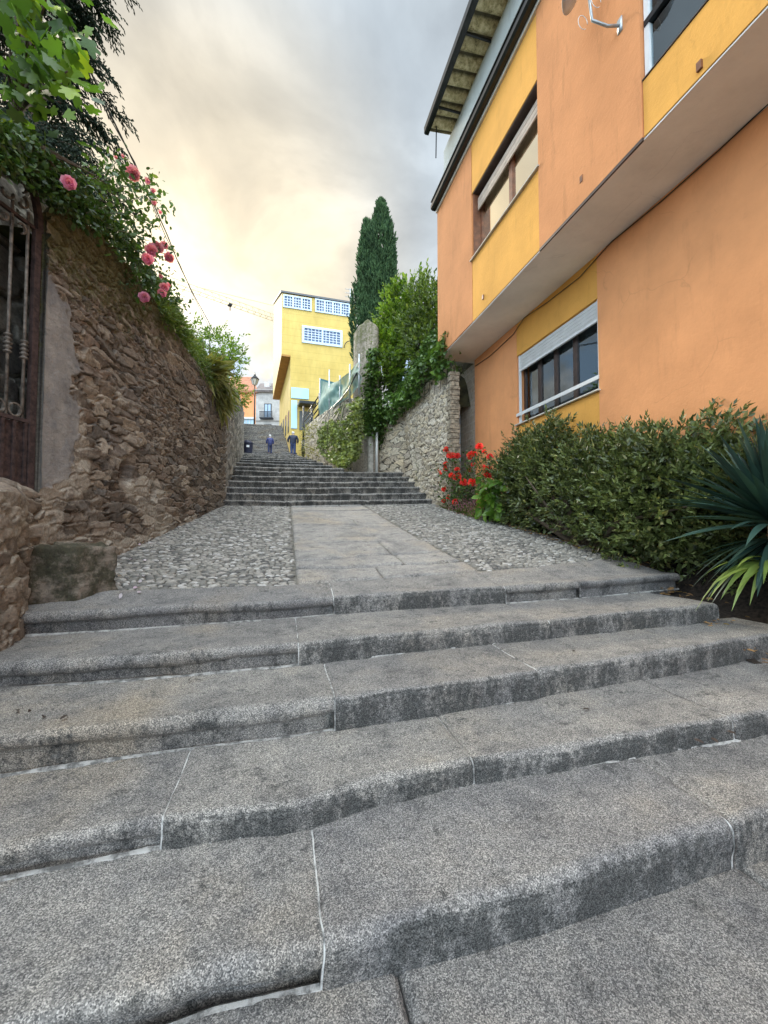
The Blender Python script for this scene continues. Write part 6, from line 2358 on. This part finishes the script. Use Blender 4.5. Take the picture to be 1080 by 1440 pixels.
def person(loc, h, heading, label, coat, trous, wide, stride, bag=False):
    r_ = thing('person', loc, label, 'person')
    r_.rotation_euler = (0, 0, heading)
    k = h / 1.70
    S = lambda *a: (a[0] * k, a[1] * k, a[2] * k)
    # facing +Y locally
    J = [S(0, 0, .92), S(0, .01, 1.15), S(0, .02, 1.36), S(0, .035, 1.46), S(0, .06, 1.55), S(0, .065, 1.64),
         S(.17 * wide, .01, 1.37), S(.27 * wide, -.02, 1.12), S(.25 * wide, .10, .90), S(-.17 * wide, .01, 1.37), S(-.28 * wide, .02, 1.12), S(-.26 * wide, .12, .92),
         S(.09, .0, .88), S(.10, .04 + stride, .50), S(.10, -.02 + stride, .09), S(.10, .12 + stride, .04),
         S(-.09, .0, .88), S(-.10, .02 - stride, .50), S(-.10, -.10 - stride, .12), S(-.10, .02 - stride, .05)]
    E = [(0, 1), (1, 2), (2, 3), (3, 4), (4, 5), (2, 6), (6, 7), (7, 8), (2, 9), (9, 10), (10, 11), (0, 12), (12, 13), (13, 14), (14, 15), (0, 16), (16, 17), (17, 18), (18, 19)]
    R_ = [.13, .13, .12, .055, .085, .07, .06, .045, .03, .06, .045, .03, .08, .055, .04, .035, .08, .055, .04, .035]
    # hands: five fingers each
    for hand, sx_ in ((8, 1), (11, -1)):
        px_, py_, pz_ = J[hand]
        for f in range(5):
            a = (f - 2) * .016 * k
            tip = (px_ + (.02 if f == 0 else 0) * -sx_ * k, py_ + a + .012 * k, pz_ - (.10 if f else .055) * k * (1 - .07 * abs(f - 2.5)))
            mid = ((px_ + tip[0]) / 2, (py_ + a + tip[1]) / 2, (pz_ + tip[2]) / 2)
            n0 = len(J)
            J += [mid, tip]
            E += [(hand, n0), (n0, n0 + 1)]
            R_ += [.010, .008]
    skin_obj('body', J, E, [q * k for q in R_], MT['skin'], r_, 1)
    # coat
    cw = wide
    J2 = [S(0, 0, .84 - .5 * (cw - 1)), S(0, 0, 1.0), S(0, 0, 1.2), S(0, .01, 1.37), S(0, .03, 1.45), S(.19 * cw, 0, 1.36), S(.27 * cw, -.02, 1.12), S(.25 * cw, .09, .93), S(-.19 * cw, 0, 1.36), S(-.28 * cw, .02, 1.12), S(-.26 * cw, .11, .95)]
    E2 = [(0, 1), (1, 2), (2, 3), (3, 4), (3, 5), (5, 6), (6, 7), (3, 8), (8, 9), (9, 10)]
    R2 = [(.20 * cw, .15), (.21 * cw, .165), (.20 * cw, .165), (.16 * cw, .13), (.085, .085), .085, .075, .06, .085, .075, .06]
    R2 = [tuple(x * k for x in q) if isinstance(q, tuple) else q * k for q in R2]
    skin_obj('jacket', J2, E2, R2, coat, r_, 2)
    J3 = [S(0, 0, .90), S(.09, .0, .84), S(.10, .04 + stride, .50), S(.10, -.02 + stride, .10), S(-.09, .0, .84), S(-.10, .02 - stride, .50), S(-.10, -.10 - stride, .13)]
    skin_obj('trousers', J3, [(0, 1), (1, 2), (2, 3), (0, 4), (4, 5), (5, 6)], [q * k for q in (.13, .105 * wide, .085 * wide, .075 * wide, .105 * wide, .085 * wide, .075 * wide)], trous, r_, 2)
    # head details
    m = MB()
    m.lathe([(.02, -.09), (.075, -.075), (.10, 0.0), (.093, .05), (.06, .09), (.01, .105)], S(0, .045, 1.615), 14)
    hh = m.build('hair', MT['hair'], r_, True)
    hh.location = (0, 0, 0)
    m = MB()
    for sx_ in (-1, 1):
        m.lathe([(.008, -.03), (.018, 0), (.008, .03)], S(sx_ * .09, .06, 1.58), 8)
        m.lathe([(.004, -.008), (.009, 0), (.004, .008)], S(sx_ * .033, .145, 1.595), 8)
    m.lathe([(.012, -.02), (.016, 0), (.006, .035)], S(0, .155, 1.565), 8)
    m.lathe([(.022, -.006), (.026, 0), (.02, .006)], S(0, .13, 1.525), 8)
    f_ = m.build('face', MT['skin'], r_, True)
    f_.location = (0, 0, 0)
    m = MB()
    for sx_, yy_ in ((1, stride), (-1, -stride)):
        y0_ = .0 if sx_ > 0 else -.08
        m.obox(Vector(S(sx_ * .10, .05 + yy_ + y0_, .045 if sx_ > 0 else .06)), (.045 * k, 0, 0), (0, .13 * k, 0), (0, 0, .045 * k))
    s_ = m.build('shoes', MT['dark_metal'], r_, False, None, .02)
    s_.location = (0, 0, 0)
    return r_


pl = at_d(379.5, 643.5, 31)
pr_ = at_d(412, 644, 28.3)


def lane_h(p_):
    return p_


def on_lane(px, py_feet, d):
    """drop a walker onto the real step surface under him"""
    p_ = at_d(px, py_feet, d)
    yv_ = p_.y
    y_, z_, k_ = yq, z6, 0
    while True:
        dy_ = 2.35 + .15 * (k_ % 2)
        y1_ = min(y_ + dy_, 33.6)
        z_ += .185
        if yv_ <= y1_ or y1_ >= 33.6:
            return Vector((p_.x, yv_, z_ + .125 * (yv_ - y_) + .012))
        z_ += .125 * (y1_ - y_)
        y_ = y1_
        k_ += 1


qa = on_lane(379.5, 643.5, 31)
qb = on_lane(412, 644, 28)
print('walkers', pl, qa, pr_, qb)
coatA = flat('quilted_navy', (.035, .045, .15), .6, 0, .25, 14, .8, 20)
coatB = flat('navy_coat', (.012, .018, .045), .6, 0, .2, 10, .5, 12)
jeans = flat('navy_trousers', (.022, .030, .085), .8, 0, .2, 10)
jeans2 = flat('blue_jeans', (.035, .055, .14), .8, 0, .2, 10)
person(qa, 1.58, math.radians(4), 'white haired walker in a short quilted blue jacket, hands in front, seen from behind', coatA, jeans, 1.0, .06)
person(qb, 1.74, math.radians(2), 'broad walker in a long dark navy coat and jeans, seen from behind', coatB, jeans2, 1.22, -.05)

# ------------------------------------------------------------------ crane and overhead cable
cn = thing('tower_crane', at_d(700, 700, 105), 'pale yellow tower crane jib crossing the sky behind the yellow building', 'crane')
Pj1, Pj2 = at_d(226, 393, 67), at_d(386, 450.5, 80)
zj = (Pj1.z + Pj2.z) / 2
jd = (Vector((Pj2.x, Pj2.y, 0)) - Vector((Pj1.x, Pj1.y, 0))).normalized()
Pa = Vector((Pj1.x, Pj1.y, zj))
jn = Vector((-jd.y, jd.x, 0))
m = MB()
LJ = 50
ch = [(-.55, 0), (.55, 0), (0, 1.1)]
for o_, zz in ch:
    m.tube([Pa + jn * o_ + Vector((0, 0, zz)), Pa + jd * LJ + jn * o_ + Vector((0, 0, zz))], .06, 5)
n_ = 40
for k in range(n_):
    a0, a1 = Pa + jd * (LJ * k / n_), Pa + jd * (LJ * (k + .5) / n_)
    a2 = Pa + jd * (LJ * (k + 1) / n_)
    for o_ in (-.55, .55):
        m.tube([a0 + jn * o_, a1 + Vector((0, 0, 1.1)), a2 + jn * o_], .04, 4)
    m.tube([a0 + jn * .55, a0 - jn * .55], .04, 4)
MT['crane'] = flat('crane_yellow', (.62, .52, .30), .6)
m.build('jib', MT['crane'], cn)
mast = Pa + jd * (LJ - 9)
m = MB()
for ox in (-.8, .8):
    for oy in (-.8, .8):
        m.tube([(mast.x + ox, mast.y + oy, 9), (mast.x + ox, mast.y + oy, zj + .5)], .12, 4)
for k in range(18):
    z0_, z1_ = 9 + k * (zj - 9) / 18, 9 + (k + 1) * (zj - 9) / 18
    m.tube([(mast.x - .8, mast.y - .8, z0_), (mast.x + .8, mast.y - .8, z1_)], .06, 4)
    m.tube([(mast.x - .8, mast.y + .8, z0_), (mast.x - .8, mast.y - .8, z1_)], .06, 4)
m.build('mast', MT['crane'], cn)
m = MB()
apex = mast + Vector((0, 0, 5.5))
m.tube([mast, apex], .2, 5)
m.tube([apex, Pa + jd * 6 + Vector((0, 0, 1.1))], .06, 4)
m.build('pendant', MT['crane'], cn)
m = MB()
tr_ = Pa + jd * 11.5
m.obox(tr_ + Vector((0, 0, -.15)), jd * .3, jn * .5, Vector((0, 0, .1)))
m.tube([tr_ + Vector((0, 0, -.4)), tr_ + Vector((0, 0, -1.2))], .1, 5)
m.build('trolley', MT['dark_metal'], cn)

cpx = [(80, -40), (85, 0), (105, 52), (150, 150), (185, 222), (215, 285), (235, 330), (250, 368), (270, 410), (292, 450), (340, 545)]
inv = np.interp([c[0] for c in cpx], [80, 292, 340], [1 / 3.6, 1 / 22, 1 / 57])
pts = [at_d(x, y, 1 / v) for (x, y), v in zip(cpx, inv)]
m = MB()
m.tube(pts, [.006 + .006 * (p_ - EYE).length / 10 for p_ in pts], 6)
pts2 = [p_ + Vector((.012 * math.sin(k * 2), .012, -.012 - .008 * math.cos(k * 2))) * (1 + (p_ - EYE).length / 5) for k, p_ in enumerate(pts)]
m.tube(pts2, [.004 + .004 * (p_ - EYE).length / 10 for p_ in pts2], 6)
tag(m.build('overhead_cable', MT['plastic'], None, True), 'twisted black overhead cable slanting down across the sky above the wall', 'cable')

# few fallen petals and leaves on steps and cobbles
g = np.random.default_rng(131)
P = []
for k in range(16):
    q = at_z(165 + 45 * g.random(), 775 + 25 * g.random(), 1.08)
    P.append((q.x, q.y, float(land_z(q.x, q.y)) + .018))
D = g.normal(size=(16, 3)) * np.array([1, 1, .1])
tag(leaves('fallen_petals', P, D, .05, 'oval', leaf_mat('pale_petal', (.55, .40, .50, 1), (.75, .65, .72, 1)), None, 1.1, .95, 22), None, None, None, 'stuff')
P = []
for (x, y, i) in ((25, 1003, 2), (40, 1000, 2), (95, 1008, 2), (60, 1012, 2), (265, 960, 2), (805, 918, 2), (1000, 1040, 1), (1035, 1035, 1), (975, 1042, 1), (830, 1000, 1), (760, 800, 4), (900, 795, 4)):
    q = at_zc(x, y, Z0[i])
    P.append((q.x, q.y, q.z + .012))
D = g.normal(size=(len(P), 3)) * np.array([1, 1, .1])
tag(leaves('fallen_leaves', P, D, .045, 'oval', flat('wet_leaf', (.035, .022, .015), .7), None, .8, .95, 23), None, None, None, 'stuff')
